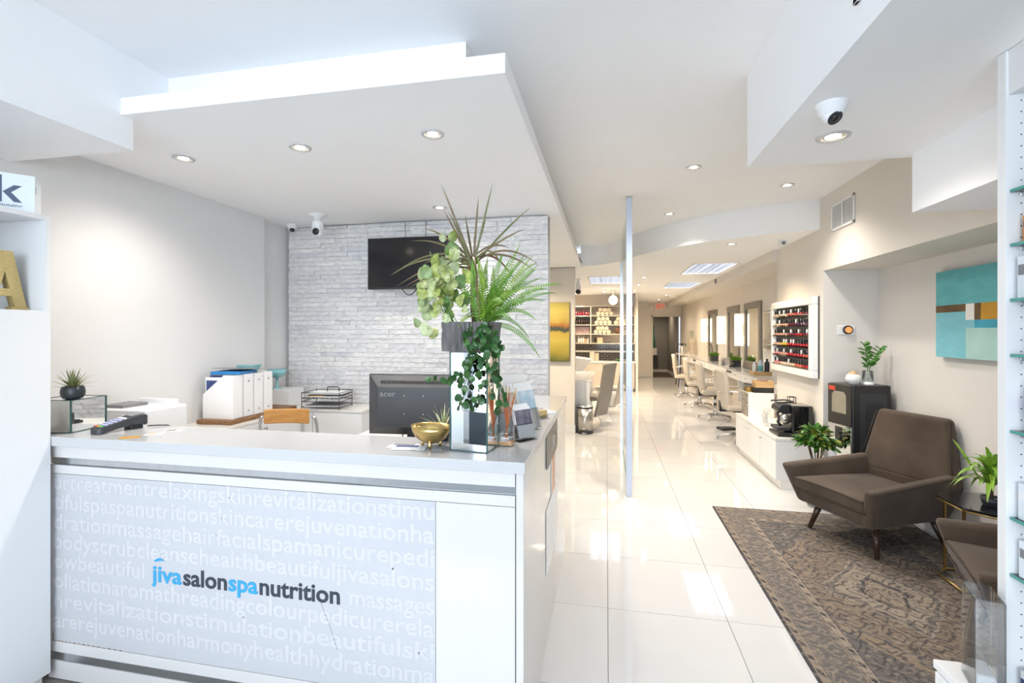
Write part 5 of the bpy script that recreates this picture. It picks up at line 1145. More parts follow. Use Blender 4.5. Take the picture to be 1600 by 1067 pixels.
ROWC = [['polish_cream', 'polish_cream', 'polish_coral', 'polish_red', 'polish_wine'], ['polish_cream', 'polish_nude', 'polish_wine', 'polish_plum', 'polish_plum'], ['polish_nude', 'polish_nude', 'polish_wine', 'polish_red', 'polish_wine'], ['polish_nude', 'polish_gold', 'polish_red', 'polish_red', 'polish_red'], ['polish_pink', 'polish_nude', 'polish_red', 'polish_red', 'polish_coral'], ['polish_pink', 'polish_cream', 'polish_cream', 'polish_coral', 'polish_red']]
ORD = ['first', 'second', 'third', 'fourth', 'fifth', 'sixth', 'seventh', 'eighth', 'ninth', 'tenth', 'eleventh', 'twelfth', 'thirteenth', 'fourteenth', 'last']
rp_ = random.Random(9); rown = ['top', 'second', 'third', 'fourth', 'fifth', 'bottom']
for row in range(6):
    z = hh_ - 0.075 - 0.098 - row * 0.1045
    MB().box(-0.062, -0.008, -hw_ + 0.09, hw_ - 0.045, z - 0.004, z).box(-0.062, -0.060, -hw_ + 0.09, hw_ - 0.045, z, z + 0.016).build('shelf', 'acrylic', nr)
    n_ = 15
    for k in range(n_):
        y = hw_ - 0.067 - k * (2 * hw_ - 0.18) / (n_ - 1); c_ = ROWC[row][min(4, int(5 * k / n_))]; cap = 'white_plastic' if rp_.random() < 0.2 else 'black_gloss'
        o = link('nail_polish', PM[c_, cap], None, (1.938 - 0.036, 5.44 + y, 1.445 + z + 0.0005))
        cn = c_.split('_')[1]; tag(o, '%s nail polish, %s bottle from the left in the %s row of the wall rack' % (cn, ORD[k], rown[row]), 'nail polish', 'nail polish bottles in the wall rack')
# vent grille on the header wall and bulkhead
def grille(label, loc, rz_, w, h):
    t = thing('vent_grille', label, 'vent', loc, rz_, group='wall vents')
    # local x along wall, -y outwards
    MB().box(-w / 2, w / 2, -0.010, 0, h / 2 - 0.022, h / 2).box(-w / 2, w / 2, -0.010, 0, -h / 2, -h / 2 + 0.022).box(-w / 2, -w / 2 + 0.022, -0.010, 0, -h / 2, h / 2).box(w / 2 - 0.022, w / 2, -0.010, 0, -h / 2, h / 2).box(-0.008, 0.008, -0.010, 0, -h / 2, h / 2).build('frame', 'ceramic', t, bevel=0.002)
    MB().box(-w / 2 + 0.01, w / 2 - 0.01, -0.001, 0.0, -h / 2 + 0.01, h / 2 - 0.01).build('backing', 'charcoal', t)
    sm = MB().box(-0.0012, 0.0012, -0.008, -0.001, -h / 2 + 0.02, h / 2 - 0.02).mesh('vane', 'ceramic')
    nn = int((w - 0.05) / 0.0115)
    for k in range(nn):
        x = -w / 2 + 0.027 + k * 0.0115
        if abs(x) > 0.011: link('vane', sm, t, (x, 0, 0), rot=(0, 0, 0.5))
grille('white vent grille on the header wall above the niche', (1.939, 4.43, 2.49), -PI / 2, 0.40, 0.235)
grille('vent grille on the side of the bulkhead at the top edge', (0.666, 1.22, 2.535), -PI / 2, 0.45, 0.30)

# ================================================================== GLASS SHELF UNIT
su_ = thing('display_shelves', 'tall white display unit with glass shelves at the right edge', 'shelf unit', (1.25, 0.8, 0))
def sup(mb, name, m_, par=su_, **k): mb.xf(Matrix.Translation((-1.25, -0.8, 0))); return mb.build(name, m_, par, **k)
ep = sup(MB().box(1.102, 1.42, 1.580, 1.61, 0.5, 2.29), 'end_panel', 'satin_white', bevel=0.001)
sup(MB().box(1.40, 1.42, -0.9, 1.58, 0.5, 2.29), 'back_panel', 'satin_white')
sup(MB().box(1.102, 1.40, -0.9, -0.87, 0.5, 2.29), 'end_panel', 'satin_white')
sup(MB().box(1.108, 1.128, -0.87, 1.58, 2.165, 2.29), 'fascia', 'satin_white', bevel=0.001)
bc_ = sup(MB().box(0.99, 1.42, -0.9, 1.66, 0.06, 0.475), 'base_cabinet', 'satin_white')
sup(MB().box(0.978, 1.42, -0.9, 1.672, 0.476, 0.5), 'base_top', 'satin_white', bevel=0.0015)
sup(MB().box(1.03, 1.42, -0.9, 1.64, 0, 0.06), 'plinth', 'satin_white')
for k in range(4): sup(MB().box(0.975, 0.99, -0.9 + k * 0.64 + 0.002, -0.9 + (k + 1) * 0.64 - 0.002, 0.065, 0.472), 'door', 'satin_white', bevel=0.001)
ph_m = MB()
for k in range(56): ph_m.lathe([(0.0022, 0), (0, 0)], n=8, caps=False).xf(Matrix.Translation((1.138, 1.5797, 0.42 + 0.032 * k)) @ Matrix.Rotation(PI / 2, 4, 'X'), len(ph_m.v) - 16)
ph_m.xf(Matrix.Translation((-1.25, -0.8, 0))); tag(ph_m.build('pin_holes', 'charcoal', su_), 'row of small shelf pin holes', kind='stuff')
SZ = [1.898, 1.746, 1.592, 1.437, 1.224, 0.981, 0.822]
for z in SZ:
    g = sup(MB().box(1.112, 1.395, -0.86, 1.577, z - 0.008, z), 'glass_shelf', 'green_glass')
    sup(MB().box(1.1095, 1.1118, -0.86, 1.577, z - 0.008, z), 'shelf_edge', 'glass_edge', g)
    sup(MB().lathe([(0.006, 0), (0.006, 0.02)], n=8).xf(Matrix.Translation((1.138, 1.579, z - 0.0145)) @ Matrix.Rotation(PI / 2, 4, 'X')), 'shelf_pin', 'acrylic', g)
mat('pack_orange', (0.60, 0.16, 0.06), 0.4, col2=(0.65, 0.40, 0.10), vscale=30); mat('pack_violet', (0.16, 0.12, 0.32), 0.4, var=0.1)
def bottle(label, loc, r_=0.024, h=0.13, body='white_plastic', lab='pack_violet', cap='white_plastic', group='products on the glass shelves'):
    t = thing('product_bottle', label, 'bottle', loc, 0, group=group)
    MB().lathe([(r_ * 0.92, 0), (r_, 0.004), (r_, h * 0.72), (r_ * 0.85, h * 0.80), (r_ * 0.4, h * 0.84)], n=24).build('bottle', body, t)
    MB().lathe([(r_ * 0.45, h * 0.84), (r_ * 0.45, h), (0, h)], n=16, caps=False).build('cap', cap, t)
    MB().lathe([(r_ * 1.01, h * 0.25), (r_ * 1.01, h * 0.60)], n=24, caps=False).build('label', lab, t)
def carton(label, loc, d_, m_, strip, group='products on the glass shelves', rz_=0):
    t = thing('product_box', label, 'box', loc, rz_, group=group)
    MB().box(-d_[0] / 2, d_[0] / 2, -d_[1] / 2, d_[1] / 2, 0, d_[2]).build('carton', m_, t, bevel=0.001)
    MB().box(-d_[0] / 2 - 0.0006, d_[0] / 2 - 0.004, -d_[1] / 2 - 0.0006, d_[1] / 2 - 0.004, d_[2] * 0.55, d_[2] * 0.8).build('print', strip, t)
carton('orange and red product box on an upper glass shelf', (1.165, 1.535, 1.7465), (0.07, 0.06, 0.075), 'pack_orange', 'navy_print')
carton('clear fronted white carton below the orange box', (1.158, 1.53, 1.5925), (0.08, 0.07, 0.115), 'box_white', 'grey_card')
bottle('small bottle with lilac label on the middle glass shelf', (1.160, 1.542, 1.4375), 0.022, 0.085)
bottle('white bottle with violet label on the long middle gap', (1.153, 1.538, 1.2245), 0.027, 0.165)
carton('pale cream jar box low on the glass shelves', (1.16, 1.535, 0.9815), (0.08, 0.06, 0.10), 'box_white', 'paper')
carton('white card with grey letter on the lowest glass shelf', (1.165, 1.538, 0.8225), (0.09, 0.05, 0.10), 'box_white', 'grey_card')
for k, (m_, lab) in enumerate((('aqua_paint', 'blue green book at the bottom of the pile on the base'), ('navy_print', 'navy book in the middle of the pile on the base'), ('paper', 'white book on top of the pile on the base'))):
    t = thing('book', lab, 'book', (1.235, 1.46, 0.5005 + k * 0.0225), 0.02 * k, group='books on the display base')
    MB().box(-0.105, 0.105, -0.10, 0.10, 0.003, 0.019).build('pages', 'paper', t); MB().box(-0.108, 0.11, -0.103, 0.103, 0, 0.003).box(-0.108, 0.11, -0.103, 0.103, 0.019, 0.022).box(-0.110, -0.106, -0.103, 0.103, 0, 0.022).build('cover', m_, t)
ab_ = thing('acrylic_box', 'tall clear acrylic box standing on the white base', 'acrylic box', (1.043, 1.575, 0.5005), math.radians(-18))
MB().box(-0.032, -0.029, -0.055, 0.055, 0, 0.262).box(0.029, 0.032, -0.055, 0.055, 0, 0.262).box(-0.029, 0.029, -0.055, -0.052, 0, 0.262).box(-0.029, 0.029, 0.052, 0.055, 0, 0.262).box(-0.029, 0.029, -0.052, 0.052, 0, 0.004).build('walls', 'acrylic', ab_)
MB().box(-0.026, 0.02, -0.045, 0.045, 0.004, 0.05).build('samples', 'paper', ab_, bevel=0.01)
# foam divider seen through the acrylic
# ================================================================== GLASS PARTITION
gp = thing('glass_partition', 'frameless glass partition between two slim aluminium posts', 'glass partition', (0.20, 5.55, 0))
MB().box(-0.027, 0.027, -1.125, -1.07, 0, ZC).build('post', 'aluminium', gp, bevel=0.002)
MB().box(-0.03, 0.03, -1.128, -1.067, ZC - 0.02, ZC - 0.001).build('post_cap', 'steel', gp)
MB().box(-0.022, 0.022, 1.07, 1.115, 0, ZC).build('post', 'steel', gp, bevel=0.002)
MB().box(-0.005, 0.005, -1.07, 1.07, 0.006, ZC - 0.01).build('pane', 'pane_glass', gp)
MB().box(-0.006, 0.006, -1.07, 1.07, 0.001, 0.005).build('floor_channel', 'glass_edge', gp)
# ================================================================== REAR SALON, RIGHT
stn = thing('styling_counter', 'long white styling counter with drawers along the right wall', 'counter', (2.19, 9.6, 0))
LY0, LY1 = -3.58, 3.7
MB().box(-0.17, 0.185, LY0, LY1, 0.862, 0.88).build('worktop', 'quartz', stn, bevel=0.002)
MB().box(-0.15, 0.185, LY0, LY1, 0.73, 0.862).build('drawer_band', 'counter_white', stn)
for k in range(12):
    y0 = LY0 + 0.02 + k * 0.605
    d_ = MB().box(-0.165, -0.15, y0 + 0.003, y0 + 0.60, 0.735, 0.858).build('drawer', 'satin_white', stn, bevel=0.001)
    MB().lathe([(0.004, 0), (0.004, 0.012), (0.010, 0.014), (0.010, 0.020), (0, 0.021)], n=12).xf(Matrix.Translation((-0.165, y0 + 0.3, 0.80)) @ Matrix.Rotation(-PI / 2, 4, 'Y')).build('knob', 'steel', d_)
MB().box(0.08, 0.185, LY0, LY1, 0.0, 0.73).build('back_panel', 'cream_vinyl', stn)
for y in (-3.4, -1.55, 0.25, 2.05, 3.6): MB().box(-0.15, 0.08, y, y + 0.04, 0.0, 0.73).build('support', 'satin_white', stn)
for y in (-1.2, 2.0): MB().box(-0.1665, -0.1655, y, y + 0.34, 0.805, 0.845).build('power_slot', 'charcoal', stn)
# far trestle table with coffee pot and cup stand
tt = thing('trestle_table', 'small cream side table with dark trestle legs at the far end', 'table', (2.13, 13.75, 0))
MB().box(-0.23, 0.235, -0.36, 0.30, 0.865, 0.895).build('table_top', 'counter_white', tt, bevel=0.002)
for y in (-0.3, 0.24): MB().tube([(-0.17, y, 0.865), (-0.22, y, 0.0)], 0.014, 8).tube([(0.15, y, 0.865), (0.2, y, 0)], 0.014, 8).build('leg', 'leg_wood', tt)
MB().box(0.0, 0.1, -0.3, -0.28, 0.0, 0.86).build('skirt', 'paper', tt)
cpot = thing('coffee_pot', 'dark and steel coffee pot on the far side table', 'coffee pot', (2.03, 13.7, 0.8955))
MB().lathe([(0.06, 0), (0.062, 0.01), (0.06, 0.13), (0.045, 0.2), (0.035, 0.23)], n=24).build('flask', 'chrome', cpot)
MB().lathe([(0.038, 0.23), (0.042, 0.25), (0.03, 0.28), (0, 0.285)], n=20, caps=False).build('lid', 'black_plastic', cpot)
MB().tube(bez((-0.04, 0, 0.26), (-0.14, 0, 0.28), (-0.13, 0, 0.05), 8), 0.011, 8).build('handle', 'black_plastic', cpot)
MB().tube(bez((0.03, 0, 0.25), (0.09, 0, 0.30), (0.11, 0, 0.2), 6), 0.012, 8).build('spout', 'black_plastic', cpot)
ms = thing('cup_stand', 'cream stand with tall glasses on the far side table', 'stand', (2.25, 13.5, 0.8955))
MB().box(-0.08, 0.08, -0.09, 0.09, 0, 0.07).box(-0.06, 0.06, -0.08, 0.08, 0.32, 0.40).build('tray', 'cream_vinyl', ms, bevel=0.006)
for x in (-0.06, 0.06):
    for y in (-0.07, 0.07): MB().tube([(x, y, 0.07), (x, y, 0.34)], 0.006, 6).build('post', 'brass', ms)
for x in (-0.03, 0.03): MB().lathe([(0.02, 0.40), (0.028, 0.62), (0.025, 0.62), (0.018, 0.41)], (x, 0.0, 0), 16, False).build('glass', 'clear_glass', ms)
# mirrors
def wall_mirror(label, y0, y1, z0, z1, tilt=0.0):
    t = thing('wall_mirror', label, 'mirror', (2.374, (y0 + y1) / 2, z0), tilt, group='grey framed styling mirrors')
    w, h = (y1 - y0) / 2, z1 - z0; f = 0.11
    for a0, a1, b0, b1 in ((-w, w, h - f, h), (-w, w, 0, f), (-w, -w + f, f, h - f), (w - f, w, f, h - f)): MB().box(-0.035, 0, a0, a1, b0, b1).build('frame', 'grey_wood', t, bevel=0.006)
    MB().box(-0.018, -0.010, -w + f, w - f, f, h - f).build('glass', 'mirror', t)
wall_mirror('nearest tall grey wood framed mirror beside the clear wall holder', 7.98, 8.88, 0.892, 1.985)
wall_mirror('middle tall grey wood framed mirror between two lamps', 9.25, 10.07, 0.892, 1.985)
wall_mirror('farthest grey wood framed mirror near the corner', 11.0, 11.88, 0.892, 1.985)
def sconce(label, y):
    t = thing('wall_sconce', label, 'wall lamp', (2.374, y, 1.53), 0, group='tall glowing wall lamps')
    MB().lathe([(0.062, -0.275), (0.062, 0.275)], (-0.075, 0, 0), 24).build('shade', 'sconce_emit', t)
    MB().lathe([(0.064, -0.295), (0.064, -0.275)], (-0.075, 0, 0), 24).lathe([(0.064, 0.275), (0.064, 0.295)], (-0.075, 0, 0), 24).build('cap', 'ceramic', t)
    MB().box(-0.03, 0, -0.03, 0.03, -0.1, 0.1).build('wall_plate', 'ceramic', t)
sconce('tall glowing lamp nearest, overlapping the near mirror frame', 9.06); sconce('tall glowing lamp between the middle and far mirrors', 10.45); sconce('tall glowing lamp farthest along the mirror wall', 12.1)
wh = thing('wall_holder', 'clear acrylic wall holder between the near mirror and the polish rack', 'holder', (2.374, 7.62, 1.24))
MB().box(-0.006, 0, -0.17, 0.19, 0, 0.58).box(-0.05, -0.046, -0.17, 0.19, 0.0, 0.58).build('pocket', 'acrylic', wh)
MB().tube([(-0.05, -0.17, 0.54), (-0.05, 0.19, 0.54)], 0.006, 6).tube([(-0.05, -0.17, 0.07), (-0.05, 0.19, 0.07)], 0.006, 6).tube([(-0.05, -0.17, 0.0), (-0.05, -0.17, 0.58)], 0.006, 6).build('rail', 'steel', wh)
def grass(label, x, y):
    t = thing('grass_planter', label, 'plant', (x, y, 0.8805), 0, group='small grass planters')
    MB().box(-0.07, 0.07, -0.09, 0.09, 0, 0.11).build('pot', 'charcoal', t, bevel=0.003)
    g = MB(); r = random.Random(int(y * 10))
    for k in range(420):
        px, py = r.uniform(-0.065, 0.065), r.uniform(-0.085, 0.085); h = 0.085 * (1.05 - (px / 0.09) ** 2 * 0.5 - (py / 0.11) ** 2 * 0.5) * r.uniform(0.8, 1.1); dx, dy = px * 0.5 + r.uniform(-.01, .01), py * 0.4 + r.uniform(-.01, .01); w = 0.003
        g.add([(px - w, py, 0.105), (px + w, py, 0.105), (px + dx, py + dy, 0.11 + h)], [(0, 1, 2)])
    tag(g.build('grass', 'leaf_lime', t), 'short green grass', kind='stuff')
grass('small artificial grass planter by the far mirror', 2.22, 10.63); grass('small artificial grass planter by the middle mirror', 2.24, 9.02)
t = thing('tent_card', 'white tent card with red picture on the styling counter', 'card', (2.16, 9.38, 0.8805), -0.7)
MB().prism([(-0.05, 0), (0, 0.13), (0.05, 0), (0.048, 0), (0, 0.126), (-0.048, 0)], 'y', -0.09, 0.09).build('card', 'paper', t)
MB().box(-0.035, -0.034, -0.05, 0.02, 0.04, 0.10).xf(Matrix.Rotation(0.37, 4, 'Y')).build('picture', 'red_flower', t)
tag(MB().tube([(0, 0, 0.015), (0.08, 0.12, 0.03), (0.12, 0.2, 0.05)], [0.014, 0.022, 0.03], 10).build('hair_dryer', 'charcoal', None, (2.07, 8.70, 0.8855)), 'dark hair tool lying on the styling counter before the near mirror', 'hair tool')
tr_ = thing('product_tray', 'light wooden tray with bottles on the near end of the styling counter', 'tray', (2.16, 7.35, 0.8805))
MB().box(-0.12, 0.12, -0.11, 0.11, 0, 0.012).box(-0.12, -0.108, -0.11, 0.11, 0.012, 0.05).box(0.108, 0.12, -0.11, 0.11, 0.012, 0.05).box(-0.108, 0.108, -0.11, -0.10, 0.012, 0.05).box(-0.108, 0.108, 0.10, 0.11, 0.012, 0.05).build('tray', 'light_wood', tr_, bevel=0.002)
for dx, dy, rr_, hh, bo_, la_, lab in ((-0.07, 0.05, 0.025, 0.17, 'white_plastic', 'paper', 'white pump bottle in the wooden tray'), (-0.01, -0.03, 0.035, 0.2, 'print_sky', 'teal_paint', 'pale blue and teal can in the wooden tray'), (0.07, -0.05, 0.033, 0.22, 'charcoal', 'black_plastic', 'tall dark can in the wooden tray'), (0.01, 0.06, 0.022, 0.16, 'paper', 'peach', 'slim cream bottle in the wooden tray')):
    bottle(lab, (2.16 + dx, 7.35 + dy, 0.8935), rr_, hh, bo_, la_, bo_, 'products in the wooden tray')

# salon chairs
def salon_chair(label, loc, rz_):
    t = thing('salon_chair', label, 'chair', loc, rz_, group='cream hydraulic salon chairs')
    # faces +x
    bk = MB(); rings = []
    for z, xo, w_ in ((0.44, -0.235, 0.10), (0.48, -0.25, 0.165), (0.60, -0.27, 0.20), (0.75, -0.29, 0.215), (0.88, -0.305, 0.205), (0.95, -0.315, 0.165), (0.975, -0.32, 0.10)):
        ring = [(xo + 0.035 + 0.05 * (q * q), w_ * q, z) for q in [-1 + i / 4 for i in range(9)]] + [(xo - 0.012 + 0.05 * (q * q), w_ * q, z) for q in [1 - i / 4 for i in range(9)]]
        rings.append(ring)
    bk.loft(rings); b_ = bk.build('backrest', 'cream_vinyl', t, bevel=0.01, seg=2)
    MB().tube([(-0.268, -0.2, 0.68), (-0.30, -0.1, 0.68), (-0.305, 0, 0.68), (-0.30, 0.1, 0.68), (-0.268, 0.2, 0.68)], 0.004, 6).build('seam', 'steel', b_)
    MB().box(-0.24, 0.24, -0.225, 0.225, 0.43, 0.51).build('seat', 'cream_vinyl', t, bevel=0.03, seg=3)
    MB().box(-0.12, 0.12, -0.1, 0.1, 0.40, 0.43).build('seat_plate', 'black_plastic', t)
    MB().box(-0.27, -0.12, -0.03, 0.03, 0.40, 0.425).box(-0.275, -0.25, -0.03, 0.03, 0.40, 0.55).build('back_bracket', 'black_plastic', t)
    for s in (-1, 1):
        MB().tube([(-0.25, s * 0.17, 0.70), (-0.2, s * 0.245, 0.70), (0.10, s * 0.255, 0.69), (0.14, s * 0.255, 0.66), (0.12, s * 0.235, 0.44)], 0.010, 8).build('armrest', 'chrome', t)
        MB().cbox((-0.02, s * 0.255, 0.705), (0.2, 0.035, 0.02)).build('arm_pad', 'cream_vinyl', t, bevel=0.006)
    MB().lathe([(0.022, 0.2), (0.022, 0.40)], n=20).lathe([(0.045, 0.075), (0.04, 0.10), (0.036, 0.28)], n=20).build('hydraulic_column', 'chrome', t)
    for k in range(5):
        a_ = 2 * PI * k / 5 + 0.35; c_, s_ = math.cos(a_), math.sin(a_)
        MB().tube([(0.03 * c_, 0.03 * s_, 0.085), (0.15 * c_, 0.15 * s_, 0.07), (0.29 * c_, 0.29 * s_, 0.035)], [0.022, 0.018, 0.013], 8).lathe([(0.02, 0.001), (0.02, 0.022), (0.012, 0.03)], (0.285 * c_, 0.285 * s_, 0), 12).build('base_foot', 'steel', t)
    MB().tube([(0.12, -0.12, 0.42), (0.185, -0.12, 0.25), (0.19, 0.12, 0.25), (0.12, 0.12, 0.42)], 0.008, 8).build('footrest', 'chrome', t)
    return t
sc0 = salon_chair('cream salon chair partly hidden behind the white bench', (1.80, 7.02, 0), 0.10)
for x, y, a_, lab in ((1.82, 8.64, 0.0, 'cream salon chair nearest that shows its whole base'), (1.81, 9.98, -0.08, 'third cream salon chair counted from the bench'), (1.80, 11.5, -0.25, 'farthest cream salon chair near the doorway')):
    c_ = copy_tree(sc0); c_.location = (x, y, 0); c_.rotation_euler = (0, 0, a_); c_['label'] = lab
tag(MB().prism([(-0.10, -0.09), (0.13, -0.07), (0.15, 0.0), (0.13, 0.08), (-0.10, 0.09)], 'z', 0, 0.035).build('foot_plate', 'charcoal', None, (1.78, 7.75, 0.0005), 0.3, bevel=0.01), 'dark foot plate on the floor between two salon chairs', 'foot plate')

# exit sign
ex = thing('exit_sign', 'lit exit sign above the doorway', 'sign', (1.71, 16.06, 2.20))
MB().box(-0.165, 0.165, -0.07, 0, 0, 0.24).build('housing', 'exit_box', ex, bevel=0.006)
me = text_mesh('EXIT', 0.2, ['exit_red'], extrude=0.002, offset=0.0, width=0.26); link('lettering', me, ex, (-0.13, -0.072, 0.05), rot=(PI / 2, 0, 0))
el = thing('emergency_lamp', 'emergency lamp head right of the exit sign', 'lamp', (2.0, 16.06, 2.27))
MB().box(-0.08, 0.08, -0.09, 0, 0, 0.14).build('head', 'exit_box', el, bevel=0.01); MB().box(-0.06, 0.06, -0.094, -0.09, 0.02, 0.12).build('lens', 'ceramic', el)
el2 = thing('emergency_lamp', 'emergency lamp head left of the exit sign', 'lamp', (1.43, 16.06, 2.30))
MB().lathe([(0.07, 0), (0.075, 0.06), (0.05, 0.1)], n=20).xf(Matrix.Rotation(PI / 2, 4, 'X')).build('head', 'exit_box', el2)
# corridor shelf with vases
cs = thing('corridor_shelf', 'pale floating shelf in the corridor', 'shelf', (1.62, 18.2, 0.62))
MB().box(-0.52, 0.20, -0.15, 0.098, 0, 0.28).build('shelf', 'hall_wall', cs, bevel=0.003); MB().box(-0.50, 0.18, -0.156, -0.15, 0.02, 0.26).build('drawer', 'wall_beige_cool', cs)
for dx, h, lab in ((0.06, 0.80, 'tall green bottle vase on the corridor shelf'), (-0.10, 0.36, 'shorter green bottle vase on the corridor shelf')):
    tag(MB().lathe([(0.07, 0), (0.075, 0.02), (0.07, h * 0.35), (0.035, h * 0.6), (0.03, h * 0.85), (0.055, h)], n=20).build('green_vase', 'green_vase', None, (1.62 + dx, 18.2, 0.9005)), lab, 'vase')
for z, lab, m_ in ((1.70, 'small dark framed picture high on the corridor wall', 'black_plastic'), (1.2, 'small pale framed picture on the corridor wall', 'walnut_plank')):
    t = thing('wall_picture', lab, 'picture', (1.30, 18.297, z)); MB().box(-0.13, 0.13, -0.02, 0, -0.17, 0.17).build('frame', m_, t, bevel=0.003); MB().box(-0.1, 0.1, -0.022, -0.02, -0.14, 0.14).build('print', 'grey_card', t)

# ================================================================== REAR SALON, LEFT
# yellow canvas on the cross wall
yc = thing('yellow_canvas', 'tall yellow and olive abstract canvas on the cross wall', 'painting', (-0.855, 7.026, 1.495))
m = bpy.data.materials.new('yellow_abstract'); m.use_nodes = True; nt = m.node_tree; N = nt.nodes.new; b = nt.nodes['Principled BSDF']; b.inputs['Roughness'].default_value = 0.55
tcn = N('ShaderNodeTexCoord'); sx = N('ShaderNodeSeparateXYZ'); nt.links.new(tcn.outputs['Object'], sx.inputs[0])
nzz = N('ShaderNodeTexNoise'); nzz.inputs['Scale'].default_value = 6; nzz.inputs['Detail'].default_value = 6; nt.links.new(tcn.outputs['Object'], nzz.inputs['Vector'])
mm = N('ShaderNodeMath'); mm.operation = 'MULTIPLY_ADD'; mm.inputs[1].default_value = 0.16; nt.links.new(nzz.outputs['Fac'], mm.inputs[0]); nt.links.new(sx.outputs[2], mm.inputs[2])
mr = N('ShaderNodeMapRange'); mr.inputs['From Min'].default_value = -0.35; mr.inputs['From Max'].default_value = 0.51; nt.links.new(mm.outputs[0], mr.inputs[0])
cr2 = N('ShaderNodeValToRGB'); e = cr2.color_ramp.elements
for i, (p, c) in enumerate([(0.0, (0.11, 0.12, 0.02)), (0.12, (0.30, 0.24, 0.03)), (0.35, (0.46, 0.36, 0.06)), (0.50, (0.42, 0.30, 0.05)), (0.545, (0.035, 0.05, 0.04)), (0.585, (0.05, 0.06, 0.04)), (0.61, (0.30, 0.11, 0.015)), (0.68, (0.42, 0.30, 0.06)), (0.85, (0.52, 0.42, 0.10)), (1.0, (0.42, 0.36, 0.08))]):
    q = e[i] if i < 2 else e.new(p)
    q.position = p; q.color = (*c, 1)
nt.links.new(mr.outputs[0], cr2.inputs[0]); nt.links.new(cr2.outputs[0], b.inputs['Base Color']); M['yellow_abstract'] = m
MB().box(-0.315, 0.315, -0.035, 0, -0.432, 0.432).build('canvas', 'yellow_abstract', yc)
MB().box(-0.319, 0.319, -0.036, -0.002, 0.432, 0.436).box(0.315, 0.319, -0.036, -0.002, -0.432, 0.432).box(-0.319, 0.319, -0.036, -0.002, -0.436, -0.432).box(-0.319, -0.315, -0.036, -0.002, -0.432, 0.432).build('edge', 'umber_paint', yc)
# waste bin
wbn = thing('pedal_bin', 'brushed steel pedal bin at the end of the cross wall', 'bin', (-0.318, 7.09, 0))
MB().lathe([(0.122, 0), (0.124, 0.012), (0.124, 0.03)], n=36).build('base', 'black_plastic', wbn)
MB().lathe([(0.12, 0.03), (0.12, 0.375)], n=36).build('body', 'brushed', wbn)
MB().lathe([(0.123, 0.375), (0.124, 0.39), (0.12, 0.395)], n=36).build('rim', 'black_plastic', wbn)
MB().lathe([(0.118, 0.395), (0.11, 0.412), (0.05, 0.42), (0, 0.421)], n=36, caps=False).build('lid', 'steel', wbn)
MB().cbox((0, -0.125, 0.014), (0.07, 0.03, 0.012)).build('pedal', 'steel', wbn, bevel=0.004)
# manicure desk
mdk = thing('manicure_desk', 'pale manicure desk behind the cross wall', 'desk', (-0.64, 8.1, 0))
MB().box(-0.42, 0.42, -0.8, 0.75, 0.74, 0.765).build('desk_top', 'counter_white', mdk, bevel=0.002)
for y0, y1 in ((-0.79, -0.76), (0.70, 0.73)): MB().box(-0.40, 0.385, y0, y1, 0, 0.74).build('end_panel', 'satin_white', mdk)
MB().box(0.36, 0.385, -0.76, 0.70, 0.56, 0.74).build('rail', 'satin_white', mdk)
# high-back chairs
def high_chair(label, loc, rz_, col, legs=True):
    t = thing('dining_chair', label, 'chair', loc, rz_, group='high back chairs by the manicure desk')
    # faces -x ; curved high back
    rings = []
    for z, x in ((0.16, 0.06), (0.30, 0.10), (0.45, 0.135), (0.60, 0.165), (0.75, 0.19), (0.90, 0.215), (1.0, 0.235)):
        rings.append([(x - 0.02, -0.21, z), (x - 0.02, 0.21, z), (x + 0.022, 0.21, z), (x + 0.022, -0.21, z)])
    MB().loft(rings).build('backrest', col, t, bevel=0.01)
    MB().box(-0.30, 0.12, -0.21, 0.21, 0.43, 0.48).build('seat', col, t, bevel=0.015)
    MB().lathe([(0.02, 0), (0.02, 0.03), (0, 0.03)], n=14).xf(Matrix.Translation((0.23, -0.2, 0.985)) @ Matrix.Rotation(PI / 2, 4, 'X')).build('end_cap', 'cream_vinyl', t)
    for s in (-1, 1):
        MB().tube(bez((0.07, s * 0.17, 0.20), (0.17, s * 0.17, 0.16), (0.215, s * 0.17, 0.0), 8), 0.009, 8).build('leg', 'chrome', t)
        MB().tube([(-0.26, s * 0.17, 0.43), (-0.29, s * 0.17, 0.0)], 0.009, 8).build('leg', 'chrome', t)
    MB().box(-0.25, 0.05, -0.18, 0.18, 0.41, 0.43).build('seat_frame', 'chrome', t)
high_chair('taupe high back chair with chrome legs pulled up to the manicure desk', (-0.155, 7.72, 0), -0.45, 'grey_vinyl')
high_chair('cream high back chair behind the taupe one', (0.14, 9.0, 0), -0.35, 'cream_vinyl')
# shampoo basin
sb = thing('shampoo_basin', 'white tilted shampoo basin at the left behind the cross wall', 'basin', (-0.62, 9.6, 0))
MB().box(-0.22, 0.1, -0.2, 0.2, 0, 0.62).build('pedestal', 'ceramic', sb, bevel=0.02)
MB().loft([[(-0.1, -0.14, 0.62), (0.10, -0.14, 0.62), (0.10, 0.14, 0.62), (-0.1, 0.14, 0.62)], [(-0.28, -0.26, 1.03), (0.34, -0.26, 0.95), (0.34, 0.26, 0.95), (-0.28, 0.26, 1.03)], [(-0.25, -0.22, 1.03), (0.30, -0.22, 0.955), (0.30, 0.22, 0.955), (-0.25, 0.22, 1.03)], [(-0.1, -0.12, 0.75), (0.1, -0.12, 0.75), (0.1, 0.12, 0.75), (-0.1, 0.12, 0.75)]]).build('bowl', 'ceramic', sb, bevel=0.01)
